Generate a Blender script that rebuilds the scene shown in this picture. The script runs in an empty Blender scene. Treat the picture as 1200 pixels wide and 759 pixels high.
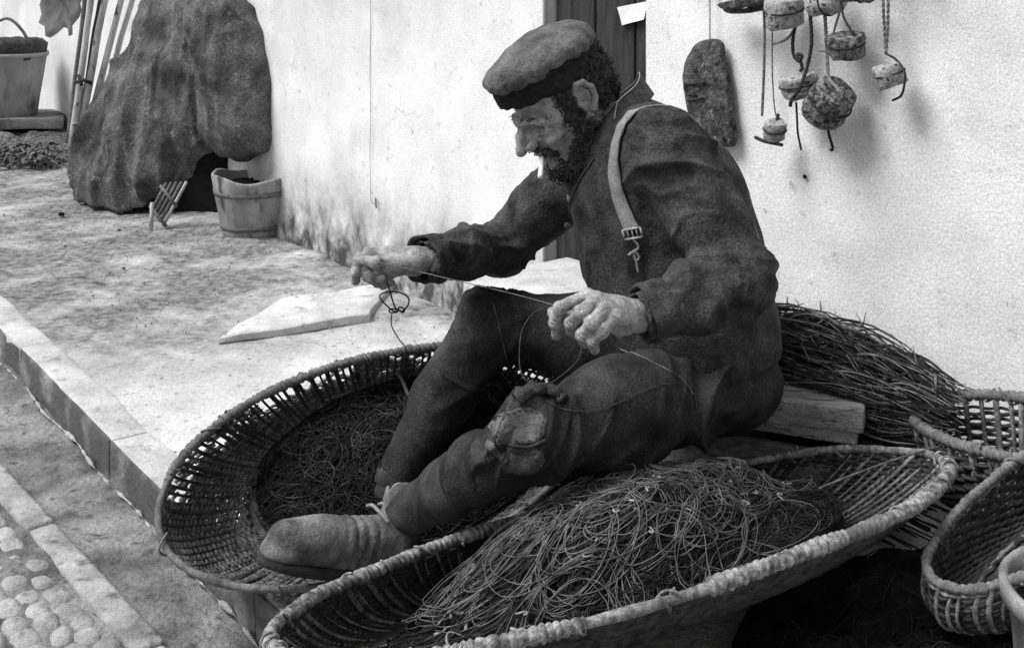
import bpy, bmesh, math, random
import numpy as np
from mathutils import Vector, noise as mnoise
from mathutils.bvhtree import BVHTree
random.seed(7); rng = np.random.default_rng(7)
PI = math.pi
sc = bpy.context.scene
COL = sc.collection

# ------------------------------------------------------------------ survey of the photograph (1200 x 759)
F, CX, HY, H = 1350.0, 600.0, -40.0, 1.156
def P(px, py, Y): return np.array([(px-CX)*Y/F, Y, H-(py-HY)*Y/F])
def G(px, py, z=0.0): return P(px, py, F*(H-z)/(py-HY))
WA = np.array([0.241, 3.257, 0.0]); WD = np.array([.603, -.798, 0]); WN = np.array([-.798, -.603, 0])
WD /= np.linalg.norm(WD); WN /= np.linalg.norm(WN)
def wp(u, z, off=0.0): return WA + WD*u + WN*off + np.array([0, 0, z])
def wu(px):                      # wall coordinate of a picture column
    k = (px-CX)/F
    return (k*WA[1]-WA[0])/(WD[0]-k*WD[1])
def W(px, py, off=0.0):          # point at a distance off the wall
    k = (px-CX)/F; a = WA + WN*off
    u = (k*a[1]-a[0])/(WD[0]-k*WD[1]); p = a+WD*u
    return P(px, py, p[1])

# ------------------------------------------------------------------ materials (all neutral greys: a black and white picture)
def mat(name, v1, v2, scale=20., rough=.9, bump=.3, bscale=120., bdist=.004, lo=.35, hi=.65, stretch=None, spec=.25, stain=None, grain=.30, gscale=330):
    m = bpy.data.materials.new(name); m.use_nodes = True
    nt = m.node_tree; N = nt.nodes; L = nt.links
    bs = N['Principled BSDF']; bs.inputs['Roughness'].default_value = rough
    bs.inputs['Specular IOR Level'].default_value = spec
    tc = N.new('ShaderNodeTexCoord'); src = tc.outputs['Object']
    if stretch:
        mp = N.new('ShaderNodeMapping'); mp.inputs['Scale'].default_value = stretch
        L.new(src, mp.inputs['Vector']); src = mp.outputs['Vector']
    n1 = N.new('ShaderNodeTexNoise'); n1.inputs['Scale'].default_value = scale; n1.inputs['Detail'].default_value = 8
    n1.inputs['Roughness'].default_value = .62
    L.new(src, n1.inputs['Vector'])
    cr = N.new('ShaderNodeValToRGB'); cr.color_ramp.elements[0].position = lo; cr.color_ramp.elements[1].position = hi
    cr.color_ramp.elements[0].color = (v1, v1, v1, 1); cr.color_ramp.elements[1].color = (v2, v2, v2, 1)
    L.new(n1.outputs['Fac'], cr.inputs['Fac'])
    out = cr.outputs['Color']
    if stain:                    # (scale, threshold lo, hi, value): a second layer of blotches
        for (s_, a_, b_, v_) in stain:
            n3 = N.new('ShaderNodeTexNoise'); n3.inputs['Scale'].default_value = s_; n3.inputs['Detail'].default_value = 6
            L.new(src, n3.inputs['Vector'])
            r3 = N.new('ShaderNodeMapRange'); r3.inputs[1].default_value = a_; r3.inputs[2].default_value = b_
            L.new(n3.outputs['Fac'], r3.inputs[0])
            mx = N.new('ShaderNodeMix'); mx.data_type = 'RGBA'
            L.new(r3.outputs[0], mx.inputs[0]); L.new(out, mx.inputs[6]); mx.inputs[7].default_value = (v_, v_, v_, 1)
            out = mx.outputs[2]
    if grain:                    # fine mottling of the stuff itself
        ng = N.new('ShaderNodeTexNoise'); ng.inputs['Scale'].default_value = gscale; ng.inputs['Detail'].default_value = 2
        L.new(tc.outputs['Object'], ng.inputs['Vector'])
        rg = N.new('ShaderNodeMapRange'); rg.inputs[1].default_value = .3; rg.inputs[2].default_value = .7; rg.inputs[3].default_value = 1-grain; rg.inputs[4].default_value = 1+grain
        L.new(ng.outputs['Fac'], rg.inputs[0])
        mg = N.new('ShaderNodeMix'); mg.data_type = 'RGBA'; mg.blend_type = 'MULTIPLY'; mg.inputs[0].default_value = 1
        L.new(out, mg.inputs[6]); L.new(rg.outputs[0], mg.inputs[7]); out = mg.outputs[2]
    L.new(out, bs.inputs['Base Color'])
    n2 = N.new('ShaderNodeTexNoise'); n2.inputs['Scale'].default_value = bscale; n2.inputs['Detail'].default_value = 6
    L.new(src, n2.inputs['Vector'])
    bp = N.new('ShaderNodeBump'); bp.inputs['Strength'].default_value = bump; bp.inputs['Distance'].default_value = bdist
    L.new(n2.outputs['Fac'], bp.inputs['Height']); L.new(bp.outputs['Normal'], bs.inputs['Normal'])
    m['out'] = 1
    return m

def math_node(nt, op, a, b=None):
    n = nt.nodes.new('ShaderNodeMath'); n.operation = op
    for i, v in enumerate((a, b)):
        if v is None: continue
        if isinstance(v, (int, float)): n.inputs[i].default_value = v
        else: nt.links.new(v, n.inputs[i])
    return n.outputs[0]

M = {}
M['jacket'] = mat('wool_jacket', .018, .070, 22, .95, .8, 170, .004, stain=[(14, .60, .74, .085), (240, .64, .74, .14)], grain=.5, gscale=260)
M['collar'] = mat('worn_collar', .05, .11, 70, .95, .7, 200, .003, grain=.4)
M['trousers'] = mat('dark_trousers', .009, .046, 12, .95, .7, 170, .004, stain=[(420, .66, .72, .12), (7, .55, .72, .075)], grain=.45, gscale=260)
M['patch'] = mat('pale_patch', .06, .17, 30, .95, .5, 300, .003, stain=[(60, .6, .7, .06)])
M['cap'] = mat('felt_cap', .06, .17, 20, .95, .9, 130, .005, stain=[(24, .58, .7, .07)], grain=.35, gscale=260)
M['band'] = mat('dark_cap_band', .008, .025, 60, .95, .6, 300, .003)
M['skin'] = mat('weathered_skin', .19, .42, 40, .6, .7, 150, .004, spec=.35, stain=[(60, .58, .72, .14), (180, .64, .74, .5)])
M['hair'] = mat('dark_curly_hair', .010, .09, 90, .75, .3, 400, .002)
M['strap'] = mat('pale_strap', .2, .3, 90, .9, .4, 500, .002)
M['metal'] = mat('dull_metal', .2, .45, 80, .5, .2, 200, .001, spec=.5)
M['leather'] = mat('worn_leather', .06, .26, 16, .8, .6, 160, .004, lo=.42, hi=.7)
M['leather_dark'] = mat('dark_legging', .018, .06, 20, .85, .5, 200, .003, stain=[(300, .66, .72, .14)])
M['white'] = mat('paper_white', .7, .85, 40, .9, .1, 100, .001)
M['line'] = mat('waxed_line', .05, .21, 30, .7, .1, 100, .001)
M['line_dark'] = mat('tarred_line', .006, .026, 30, .8, .1, 100, .001)
M['wick'] = mat('peeled_willow', .10, .42, 95, .8, .6, 200, .003, stain=[(40, .50, .66, .06), (5, .5, .7, .12)])
M['wick_mid'] = mat('brown_willow', .08, .22, 50, .85, .4, 200, .002)
M['wick_grey'] = mat('grey_willow', .03, .2, 70, .85, .5, 200, .003)
M['wick_dark'] = mat('dark_willow', .02, .075, 50, .9, .4, 200, .002)
M['canvas'] = mat('coarse_canvas', .05, .17, 6, .97, .8, 110, .008, stain=[(40, .58, .72, .2), (5, .52, .68, .035)], grain=.45, gscale=120)
M['bucket'] = mat('weathered_bucket', .15, .4, 9, .9, .5, 60, .004, stretch=(1, 1, .35), stain=[(14, .58, .68, .08)])
M['wood'] = mat('grey_wood', .08, .22, 20, .9, .5, 120, .003, stretch=(1, 6, 6))
M['wood_dark'] = mat('dark_door_wood', .02, .055, 14, .85, .4, 120, .003, stretch=(5, 5, .6))
M['seat'] = mat('worn_seat_wood', .17, .38, 8, .9, .6, 60, .005, stretch=(1, 4, 4), stain=[(20, .56, .68, .05)])
M['plank'] = mat('dark_plank', .02, .12, 26, .95, 1., 70, .010, stain=[(60, .56, .68, .18), (30, .55, .66, .015)], grain=.5, gscale=180)
M['cork'] = mat('weathered_cork', .2, .46, 60, .95, .8, 120, .006, lo=.35, hi=.6, stain=[(70, .56, .66, .05)])
M['cork_dark'] = mat('burnt_cork', .025, .28, 75, .95, .9, 120, .008, lo=.42, hi=.62)
M['rope'] = mat('hemp_rope', .08, .3, 120, .95, .4, 300, .002)
M['rope_dark'] = mat('tarred_rope', .015, .06, 120, .95, .4, 300, .002)
M['twig'] = mat('heath_twigs', .06, .28, 40, .9, .3, 200, .002)
M['pole'] = mat('pale_poles', .3, .65, 16, .9, .4, 100, .003, stretch=(1, 1, .3), stain=[(40, .6, .68, .06)])
M['leaf'] = mat('dusty_leaf', .2, .34, 20, .8, .4, 80, .002)
M['stone'] = mat('pale_stone', .42, .66, 9, .92, .7, 90, .006, stain=[(26, .6, .75, .2)])
M['kerb'] = mat('kerb_stone', .36, .62, 7, .92, .8, 70, .007, stain=[(18, .6, .75, .2)])
M['mortar'] = mat('lime_mortar', .22, .5, 40, .95, .8, 120, .005)
M['eye'] = mat('dark_eye', .01, .03, 40, .25, 0, 100, .001, spec=.5)
M['dirt'] = mat('gutter_dirt', .09, .31, 7, .97, 1., 60, .012, stain=[(30, .58, .7, .09)])
M['cobble'] = mat('worn_cobbles', .2, .44, 12, .9, .7, 90, .006, stain=[(25, .58, .7, .12)])
M['near_black'] = mat('black_and_shade', .003, .014, 60, .95, .9, 160, .01)  # near black: dark cores and stones, and the added shade heap
M['weed'] = mat('dry_weeds', .03, .22, 60, .9, .3, 100, .003)
M['terra'] = mat('pale_tub', .2, .36, 8, .9, .5, 60, .005, stretch=(1, 1, .4), stain=[(8, .55, .7, .1)])

# wall plaster: whitewash with a damp, dirty foot
def wall_mat():
    m = mat('whitewashed_plaster', .68, .84, 3.2, .95, .45, 150, .003, lo=.3, hi=.62, stain=[(2.2, .56, .75, .56), (30, .62, .74, .55)], grain=.22, gscale=260)
    nt = m.node_tree; N = nt.nodes; L = nt.links; bs = N['Principled BSDF']
    col = bs.inputs['Base Color'].links[0].from_socket
    tc = N.new('ShaderNodeTexCoord'); sp = N.new('ShaderNodeSeparateXYZ'); L.new(tc.outputs['Object'], sp.inputs[0])
    mp = N.new('ShaderNodeMapping'); mp.inputs['Scale'].default_value = (1, 1, .7); L.new(tc.outputs['Object'], mp.inputs[0])
    nz = N.new('ShaderNodeTexNoise'); nz.inputs['Scale'].default_value = 7; nz.inputs['Detail'].default_value = 10; nz.inputs['Roughness'].default_value = .72
    L.new(mp.outputs[0], nz.inputs['Vector'])
    # height of the damp: falls off with z, broken by the noise, only left of the doorway
    rz = N.new('ShaderNodeMapRange'); rz.inputs[1].default_value = .40; rz.inputs[2].default_value = .02; L.new(sp.outputs['Z'], rz.inputs[0])
    rx = N.new('ShaderNodeMapRange'); rx.inputs[1].default_value = .15; rx.inputs[2].default_value = -.25; L.new(sp.outputs['X'], rx.inputs[0])
    ry = N.new('ShaderNodeMapRange'); ry.inputs[1].default_value = -1.9; ry.inputs[2].default_value = -1.1; L.new(sp.outputs['X'], ry.inputs[0])
    a = math_node(nt, 'MULTIPLY', math_node(nt, 'MULTIPLY', rz.outputs[0], rx.outputs[0]), ry.outputs[0])
    b = math_node(nt, 'MULTIPLY', math_node(nt, 'SUBTRACT', nz.outputs['Fac'], .33), 4.5)
    f = N.new('ShaderNodeMath'); f.operation = 'MULTIPLY'; f.use_clamp = True
    L.new(a, f.inputs[0]); L.new(b, f.inputs[1])
    mx = N.new('ShaderNodeMix'); mx.data_type = 'RGBA'; L.new(f.outputs[0], mx.inputs[0]); L.new(col, mx.inputs[6])
    mx.inputs[7].default_value = (.07, .07, .07, 1)
    # black flecks and chips
    n4 = N.new('ShaderNodeTexNoise'); n4.inputs['Scale'].default_value = 34; n4.inputs['Detail'].default_value = 3; L.new(tc.outputs['Object'], n4.inputs['Vector'])
    r4 = N.new('ShaderNodeMapRange'); r4.inputs[1].default_value = .74; r4.inputs[2].default_value = .80; L.new(n4.outputs['Fac'], r4.inputs[0])
    m4 = N.new('ShaderNodeMix'); m4.data_type = 'RGBA'; L.new(r4.outputs[0], m4.inputs[0]); L.new(mx.outputs[2], m4.inputs[6]); m4.inputs[7].default_value = (.2, .2, .2, 1)
    nw = N.new('ShaderNodeTexNoise'); nw.inputs['Scale'].default_value = 3.5; nw.inputs['Detail'].default_value = 5; L.new(tc.outputs['Object'], nw.inputs['Vector'])
    ad = N.new('ShaderNodeMix'); ad.data_type = 'RGBA'; ad.blend_type = 'LINEAR_LIGHT'; ad.inputs[0].default_value = .22; L.new(tc.outputs['Object'], ad.inputs[6]); L.new(nw.outputs['Color'], ad.inputs[7])
    vo = N.new('ShaderNodeTexVoronoi'); vo.feature = 'DISTANCE_TO_EDGE'; vo.inputs['Scale'].default_value = 1.1; L.new(ad.outputs[2], vo.inputs['Vector'])
    rc = N.new('ShaderNodeMapRange'); rc.inputs[1].default_value = .0055; rc.inputs[2].default_value = .001; L.new(vo.outputs['Distance'], rc.inputs[0])
    nm = N.new('ShaderNodeTexNoise'); nm.inputs['Scale'].default_value = 1.6; nm.inputs['Detail'].default_value = 3; L.new(tc.outputs['Object'], nm.inputs['Vector'])
    rm = N.new('ShaderNodeMapRange'); rm.inputs[1].default_value = .52; rm.inputs[2].default_value = .62; L.new(nm.outputs['Fac'], rm.inputs[0])
    fc = math_node(nt, 'MULTIPLY', math_node(nt, 'MULTIPLY', rc.outputs[0], rm.outputs[0]), .28)
    m5 = N.new('ShaderNodeMix'); m5.data_type = 'RGBA'; L.new(fc, m5.inputs[0]); L.new(m4.outputs[2], m5.inputs[6]); m5.inputs[7].default_value = (.16, .16, .16, 1)
    L.new(m5.outputs[2], bs.inputs['Base Color'])
    return m
M['wall'] = wall_mat()

def pave_mat():
    m = mat('dusty_pavement', .50, .72, 5, .96, .9, 60, .008, lo=.3, hi=.62, stain=[(38, .60, .72, .2)])
    nt = m.node_tree; N = nt.nodes; L = nt.links; bs = N['Principled BSDF']
    col = bs.inputs['Base Color'].links[0].from_socket
    tc = N.new('ShaderNodeTexCoord')
    mp = N.new('ShaderNodeMapping'); mp.vector_type = 'TEXTURE'; mp.inputs['Location'].default_value = tuple(wp(0, 0)); mp.inputs['Rotation'].default_value = (0, 0, math.atan2(WD[1], WD[0]))
    L.new(tc.outputs['Object'], mp.inputs[0]); sp = N.new('ShaderNodeSeparateXYZ'); L.new(mp.outputs[0], sp.inputs[0])
    nz = N.new('ShaderNodeTexNoise'); nz.inputs['Scale'].default_value = 3.2; nz.inputs['Detail'].default_value = 9; nz.inputs['Roughness'].default_value = .7; L.new(tc.outputs['Object'], nz.inputs['Vector'])
    # unpaved earth at the far end (u < -.9) and along the wall foot
    r1 = N.new('ShaderNodeMapRange'); r1.inputs[1].default_value = -.25; r1.inputs[2].default_value = -1.3; L.new(sp.outputs['X'], r1.inputs[0])
    n5 = math_node(nt, 'ABSOLUTE', sp.outputs['Y'])
    r2 = N.new('ShaderNodeMapRange'); r2.inputs[1].default_value = .55; r2.inputs[2].default_value = .0; L.new(n5, r2.inputs[0])
    r3 = N.new('ShaderNodeMapRange'); r3.inputs[1].default_value = -.1; r3.inputs[2].default_value = -.6; L.new(sp.outputs['X'], r3.inputs[0])
    r2m = math_node(nt, 'MULTIPLY', r2.outputs[0], r3.outputs[0])
    a = math_node(nt, 'MAXIMUM', r1.outputs[0], r2m)
    b = math_node(nt, 'MULTIPLY', math_node(nt, 'SUBTRACT', nz.outputs['Fac'], .22), 3.2)
    f = N.new('ShaderNodeMath'); f.operation = 'MULTIPLY'; f.use_clamp = True; L.new(a, f.inputs[0]); L.new(b, f.inputs[1])
    nd = N.new('ShaderNodeTexNoise'); nd.inputs['Scale'].default_value = 26; nd.inputs['Detail'].default_value = 8; nd.inputs['Roughness'].default_value = .75; L.new(tc.outputs['Object'], nd.inputs['Vector'])
    cr = N.new('ShaderNodeValToRGB'); cr.color_ramp.elements[0].position = .38; cr.color_ramp.elements[1].position = .62
    cr.color_ramp.elements[0].color = (.07, .07, .07, 1); cr.color_ramp.elements[1].color = (.30, .30, .30, 1); L.new(nd.outputs['Fac'], cr.inputs[0])
    mx = N.new('ShaderNodeMix'); mx.data_type = 'RGBA'; L.new(f.outputs[0], mx.inputs[0]); L.new(col, mx.inputs[6]); L.new(cr.outputs[0], mx.inputs[7])
    L.new(mx.outputs[2], bs.inputs['Base Color'])
    return m
M['pave'] = pave_mat()
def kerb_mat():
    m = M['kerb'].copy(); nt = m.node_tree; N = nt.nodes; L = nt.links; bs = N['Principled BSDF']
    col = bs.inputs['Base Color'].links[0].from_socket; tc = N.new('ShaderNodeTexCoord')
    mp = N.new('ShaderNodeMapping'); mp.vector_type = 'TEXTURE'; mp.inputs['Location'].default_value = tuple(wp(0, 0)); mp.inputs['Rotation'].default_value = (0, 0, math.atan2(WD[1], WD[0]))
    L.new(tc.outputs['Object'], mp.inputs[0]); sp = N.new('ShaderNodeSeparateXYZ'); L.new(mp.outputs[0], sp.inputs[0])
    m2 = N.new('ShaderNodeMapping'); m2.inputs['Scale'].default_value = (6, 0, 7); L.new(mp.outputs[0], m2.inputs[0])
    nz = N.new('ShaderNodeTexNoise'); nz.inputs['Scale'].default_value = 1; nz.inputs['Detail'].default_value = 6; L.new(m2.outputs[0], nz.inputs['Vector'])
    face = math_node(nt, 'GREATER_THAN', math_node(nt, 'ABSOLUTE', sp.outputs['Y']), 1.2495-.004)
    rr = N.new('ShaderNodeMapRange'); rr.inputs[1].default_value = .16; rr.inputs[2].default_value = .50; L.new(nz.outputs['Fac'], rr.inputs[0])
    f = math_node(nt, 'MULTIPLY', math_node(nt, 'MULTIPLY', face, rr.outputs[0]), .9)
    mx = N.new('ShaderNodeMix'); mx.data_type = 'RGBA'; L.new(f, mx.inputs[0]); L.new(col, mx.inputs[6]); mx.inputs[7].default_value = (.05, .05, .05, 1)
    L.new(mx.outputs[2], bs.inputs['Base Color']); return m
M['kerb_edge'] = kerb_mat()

# ------------------------------------------------------------------ objects
def loc_of(parent):
    v = np.zeros(3)
    while parent is not None:
        v += np.array(parent.location); parent = parent.parent
    return v
def link(name, verts, faces, m, parent=None, smooth=True, origin=None):
    me = bpy.data.meshes.new(name)
    v = np.asarray(verts, float)
    if parent is not None: v = v-loc_of(parent)
    elif origin is not None: v = v-np.asarray(origin)
    me.from_pydata(v.tolist(), [], [list(map(int, f)) for f in faces]); me.validate()
    me.materials.append(m)
    if smooth: me.polygons.foreach_set('use_smooth', [True]*len(me.polygons))
    o = bpy.data.objects.new(name, me); COL.objects.link(o)
    if parent is not None: o.parent = parent
    elif origin is not None: o.location = tuple(origin)
    return o
def tag(o, label, cat, group=None, kind=None):
    if label: o['label'] = label
    if cat: o['category'] = cat
    if group: o['group'] = group
    if kind: o['kind'] = kind
    return o
def thing(name, label, cat, loc, group=None):
    o = bpy.data.objects.new(name, None); COL.objects.link(o); o.location = tuple(map(float, loc)); o.empty_display_size = .05
    return tag(o, label, cat, group)

def unit(v): v = np.asarray(v, float); return v/(np.linalg.norm(v)+1e-12)
def frame(t):
    t = unit(t); a = np.array([0, 0, 1.]) if abs(t[2]) < .9 else np.array([1., 0, 0])
    x = unit(np.cross(a, t)); return x, np.cross(t, x)
class MB:
    def __init__(s): s.v = []; s.f = []; s.n = 0
    def add(s, V, Fc):
        V = np.asarray(V, float); s.v.append(V); s.f += [[i+s.n for i in f] for f in Fc]; s.n += len(V)
    def tube(s, pts, r, sides=6, closed=False, cap=True, mod=None):
        p = np.asarray(pts, float); n = len(p)
        r = np.full(n, r) if np.isscalar(r) else np.asarray(r, float)
        if closed: t = np.roll(p, -1, 0)-np.roll(p, 1, 0)
        else: t = np.gradient(p, axis=0)
        t /= np.linalg.norm(t, axis=1)[:, None]+1e-12
        x, _ = frame(t[0]); ang = np.arange(sides)*2*PI/sides
        V = np.empty((n, sides, 3)); L = 0
        for i in range(n):
            x = x-t[i]*np.dot(x, t[i]); x /= np.linalg.norm(x)+1e-12; y = np.cross(t[i], x)
            if i: L += np.linalg.norm(p[i]-p[i-1])
            rr = r[i]*(mod(L, ang, i/n) if mod else 1.0)*np.ones(sides)
            V[i] = p[i]+np.outer(np.cos(ang)*rr, x)+np.outer(np.sin(ang)*rr, y)
        Fc = []; m = n if closed else n-1
        for i in range(m):
            j = (i+1) % n
            for k in range(sides):
                l = (k+1) % sides
                Fc.append([i*sides+k, i*sides+l, j*sides+l, j*sides+k])
        if cap and not closed:
            Fc.append(list(range(sides))[::-1]); Fc.append([(n-1)*sides+k for k in range(sides)])
        s.add(V.reshape(-1, 3), Fc)
    def box(s, c, ax, half, bev=.0):
        ax = [unit(a) for a in ax]; c = np.asarray(c, float)
        bm = bmesh.new(); bmesh.ops.create_cube(bm, size=2.0)
        for v in bm.verts: v.co = Vector((v.co.x*half[0], v.co.y*half[1], v.co.z*half[2]))
        if bev: bmesh.ops.bevel(bm, geom=bm.edges[:], offset=bev, segments=2, affect='EDGES', profile=.6)
        bm.verts.ensure_lookup_table(); bm.verts.index_update()
        V = np.array([c+ax[0]*v.co.x+ax[1]*v.co.y+ax[2]*v.co.z for v in bm.verts])
        Fc = [[v.index for v in f.verts] for f in bm.faces]; bm.free()
        s.add(V, Fc)
    def lathe(s, c, axis, prof, seg=28, wob=0., seed=0, freq=8, xdir=None):     # prof: (height along axis, radius)
        c = np.asarray(c, float); a = unit(axis); x, y = frame(a)
        V = []
        for (h, r) in prof:
            for k in range(seg):
                an = 2*PI*k/seg; q = c+a*h+(x*math.cos(an)+y*math.sin(an))*r
                if wob: q = q+(q-c-a*h)*wob/(r+1e-6)*mnoise.noise(Vector(q*freq)+Vector((seed, 0, 0)))
                V.append(q)
        Fc = []
        for i in range(len(prof)-1):
            for k in range(seg):
                l = (k+1) % seg; Fc.append([i*seg+k, i*seg+l, (i+1)*seg+l, (i+1)*seg+k])
        s.add(V, Fc)
    def grid(s, f, nu, nv):                    # f(i/nu, j/nv) -> point
        V = [f(i/nu, j/nv) for i in range(nu+1) for j in range(nv+1)]
        Fc = [[i*(nv+1)+j, (i+1)*(nv+1)+j, (i+1)*(nv+1)+j+1, i*(nv+1)+j+1] for i in range(nu) for j in range(nv)]
        s.add(V, Fc)
    def build(s, name, m, parent=None, smooth=True, origin=None):
        return link(name, np.concatenate(s.v), s.f, m, parent, smooth, origin)
def rope(mb, pts, r, strands=3, pitch=None, sides=5):
    p = np.asarray(pts, float); pitch = pitch or r*7
    seg = np.linalg.norm(np.diff(p, axis=0), axis=1); L = np.concatenate([[0], np.cumsum(seg)]); n = max(8, int(L[-1]/(pitch/8)))
    q = np.linspace(0, L[-1], n); c = np.stack([np.interp(q, L, p[:, i]) for i in range(3)], 1)
    t = np.gradient(c, axis=0)
    for k in range(strands):
        V = []
        for i in range(n):
            x, y = frame(t[i]); a = 2*PI*(q[i]/pitch+k/strands); V.append(c[i]+(x*math.cos(a)+y*math.sin(a))*r*.55)
        mb.tube(V, r*.55, sides)
def spline(pts, n=24, closed=False):
    p = np.asarray(pts, float)
    p = np.vstack([p[-1], p, p[0], p[1]]) if closed else np.vstack([2*p[0]-p[1], p, 2*p[-1]-p[-2]])
    out = []
    for i in range(1, len(p)-2):
        for t in np.linspace(0, 1, n, endpoint=False):
            a, b, c, d = p[i-1], p[i], p[i+1], p[i+2]
            out.append(.5*((2*b)+(-a+c)*t+(2*a-5*b+4*c-d)*t*t+(-a+3*b-3*c+d)*t**3))
    if not closed: out.append(p[-2])
    return np.array(out)
def sn(p, k, seed=0, oct=3):                   # cheap smooth noise, about -1..1
    r = np.random.default_rng(seed); out = 0; amp = 1; tot = 0
    for o in range(oct):
        for j in range(4):
            d = unit(r.normal(size=3))*k*(2**o)*(0.8+.5*r.random()); out = out+amp*np.sin(p@d+r.random()*6.3+1.3*np.sin(p@(np.roll(d, 1)*.7)+j))
        tot += amp*2; amp *= .5
    return out/tot

# ------------------------------------------------------------------ signed distance sculpting
class SDF:
    def __init__(s, lo, hi, h):
        s.lo = np.asarray(lo, float); s.h = h; s.n = np.ceil((np.asarray(hi)-s.lo)/h).astype(int)+1
        s.d = np.full(s.n, .2, np.float32)
    def _blk(s, lo, hi):
        a = np.clip(np.floor((lo-s.lo)/s.h).astype(int), 0, s.n); b = np.clip(np.ceil((hi-s.lo)/s.h).astype(int)+1, 0, s.n)
        if (b <= a).any(): return None, None
        g = [(s.lo[i]+np.arange(a[i], b[i])*s.h).astype(np.float32) for i in range(3)]
        return (slice(a[0], b[0]), slice(a[1], b[1]), slice(a[2], b[2])), (g[0][:, None, None], g[1][None, :, None], g[2][None, None, :])
    def _mix(s, sl, v, k, op):
        a = s.d[sl]
        if op == 'u': hh = np.maximum(k-np.abs(a-v), 0)/k; s.d[sl] = np.minimum(a, v)-hh*hh*k*.25
        else: v = -v; hh = np.maximum(k-np.abs(a-v), 0)/k; s.d[sl] = np.maximum(a, v)+hh*hh*k*.25
    def cone(s, a, b, r1, r2, k=.01, op='u', sq=None):     # sq = (axis, factor): flatten along an axis
        a = np.asarray(a, float); b = np.asarray(b, float); pad = max(r1, r2)+k+2.5*s.h
        sl, g = s._blk(np.minimum(a, b)-pad, np.maximum(a, b)+pad)
        if sl is None: return s
        ba = b-a; L2 = ba@ba+1e-9
        px, py, pz = g[0]-a[0], g[1]-a[1], g[2]-a[2]
        t = np.clip((px*ba[0]+py*ba[1]+pz*ba[2])/L2, 0, 1)
        qx, qy, qz = px-t*ba[0], py-t*ba[1], pz-t*ba[2]
        if sq is not None:
            ax = unit(sq[0]); w = (qx*ax[0]+qy*ax[1]+qz*ax[2])*(sq[1]-1)
            qx, qy, qz = qx+w*ax[0], qy+w*ax[1], qz+w*ax[2]
        v = np.sqrt(qx*qx+qy*qy+qz*qz)-(r1+(r2-r1)*t)
        s._mix(sl, v, k, op); return s
    def chain(s, pts, k=.01, op='u', kj=None):             # pts: (point, radius)
        for (a, ra), (b, rb) in zip(pts[:-1], pts[1:]): s.cone(a, b, ra, rb, k, op)
        return s
    def ell(s, c, r, ax=None, k=.02, op='u'):
        c = np.asarray(c, float); r = np.asarray(r, float)
        ax = np.eye(3) if ax is None else np.array([unit(a) for a in ax])
        ext = np.sqrt(((ax*r[:, None])**2).sum(0))+k+2.5*s.h
        sl, g = s._blk(c-ext, c+ext)
        if sl is None: return s
        p = [g[i]-c[i] for i in range(3)]
        q = [p[0]*ax[i][0]+p[1]*ax[i][1]+p[2]*ax[i][2] for i in range(3)]
        k0 = np.sqrt(sum((q[i]/r[i])**2 for i in range(3))); k1 = np.sqrt(sum((q[i]/r[i]**2)**2 for i in range(3)))+1e-6
        s._mix(sl, k0*(k0-1)/k1, k, op); return s
    def plane(s, p, n, k=.01):                             # cut away the side n points to
        n = unit(n); g = [(s.lo[i]+np.arange(s.n[i])*s.h).astype(np.float32) for i in range(3)]
        v = (g[0]-p[0])[:, None, None]*n[0]+(g[1]-p[1])[None, :, None]*n[1]+(g[2]-p[2])[None, None, :]*n[2]
        sl = (slice(None),)*3; s._mix(sl, -v, k, 's'); return s
    def mesh(s):
        d = s.d; d[0] = d[-1] = .2; d[:, 0] = d[:, -1] = .2; d[:, :, 0] = d[:, :, -1] = .2
        S = d < 0; n = s.n
        cnt = np.zeros(n-1, np.uint8)
        off = [(i, j, k) for i in (0, 1) for j in (0, 1) for k in (0, 1)]
        for (i, j, k) in off: cnt += S[i:n[0]-1+i, j:n[1]-1+j, k:n[2]-1+k]
        c = np.argwhere((cnt > 0) & (cnt < 8)); flat = np.ravel_multi_index(c.T, n)
        cv = {o: d[c[:, 0]+o[0], c[:, 1]+o[1], c[:, 2]+o[2]].astype(float) for o in off}
        acc = np.zeros((len(c), 3)); num = np.zeros(len(c))
        for o in off:
            for ax in range(3):
                if o[ax]: continue
                o2 = tuple(1 if i == ax else o[i] for i in range(3)); a, b = cv[o], cv[o2]
                m = (a < 0) != (b < 0); t = np.where(m, a/(a-b+1e-20), 0)
                q = np.array(o, float)[None]+np.eye(3)[ax][None]*t[:, None]
                acc[m] += q[m]; num += m
        V = s.lo+(c+acc/num[:, None])*s.h
        Fs = []
        for ax in range(3):
            a1, a2 = (ax+1) % 3, (ax+2) % 3
            sa = [slice(None)]*3; sb = [slice(None)]*3; sa[ax] = slice(0, n[ax]-1); sb[ax] = slice(1, n[ax])
            A = S[tuple(sa)]; e = np.argwhere(A != S[tuple(sb)]); e = e[(e[:, a1] > 0) & (e[:, a2] > 0)]
            ins = A[e[:, 0], e[:, 1], e[:, 2]]
            ids = []
            for (u, v) in ((0, 0), (1, 0), (1, 1), (0, 1)):
                q = e.copy(); q[:, a1] -= u; q[:, a2] -= v; ids.append(np.searchsorted(flat, np.ravel_multi_index(q.T, n)))
            ids = np.stack(ids, 1); ids[~ins] = ids[~ins][:, ::-1]; Fs.append(ids)
        return V, np.concatenate(Fs)
def vnormals(V, Fc):
    n = np.cross(V[Fc[:, 2]]-V[Fc[:, 0]], V[Fc[:, 3]]-V[Fc[:, 1]]); out = np.zeros_like(V)
    for i in range(4): np.add.at(out, Fc[:, i], n)
    return out/(np.linalg.norm(out, axis=1)[:, None]+1e-12)
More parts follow.
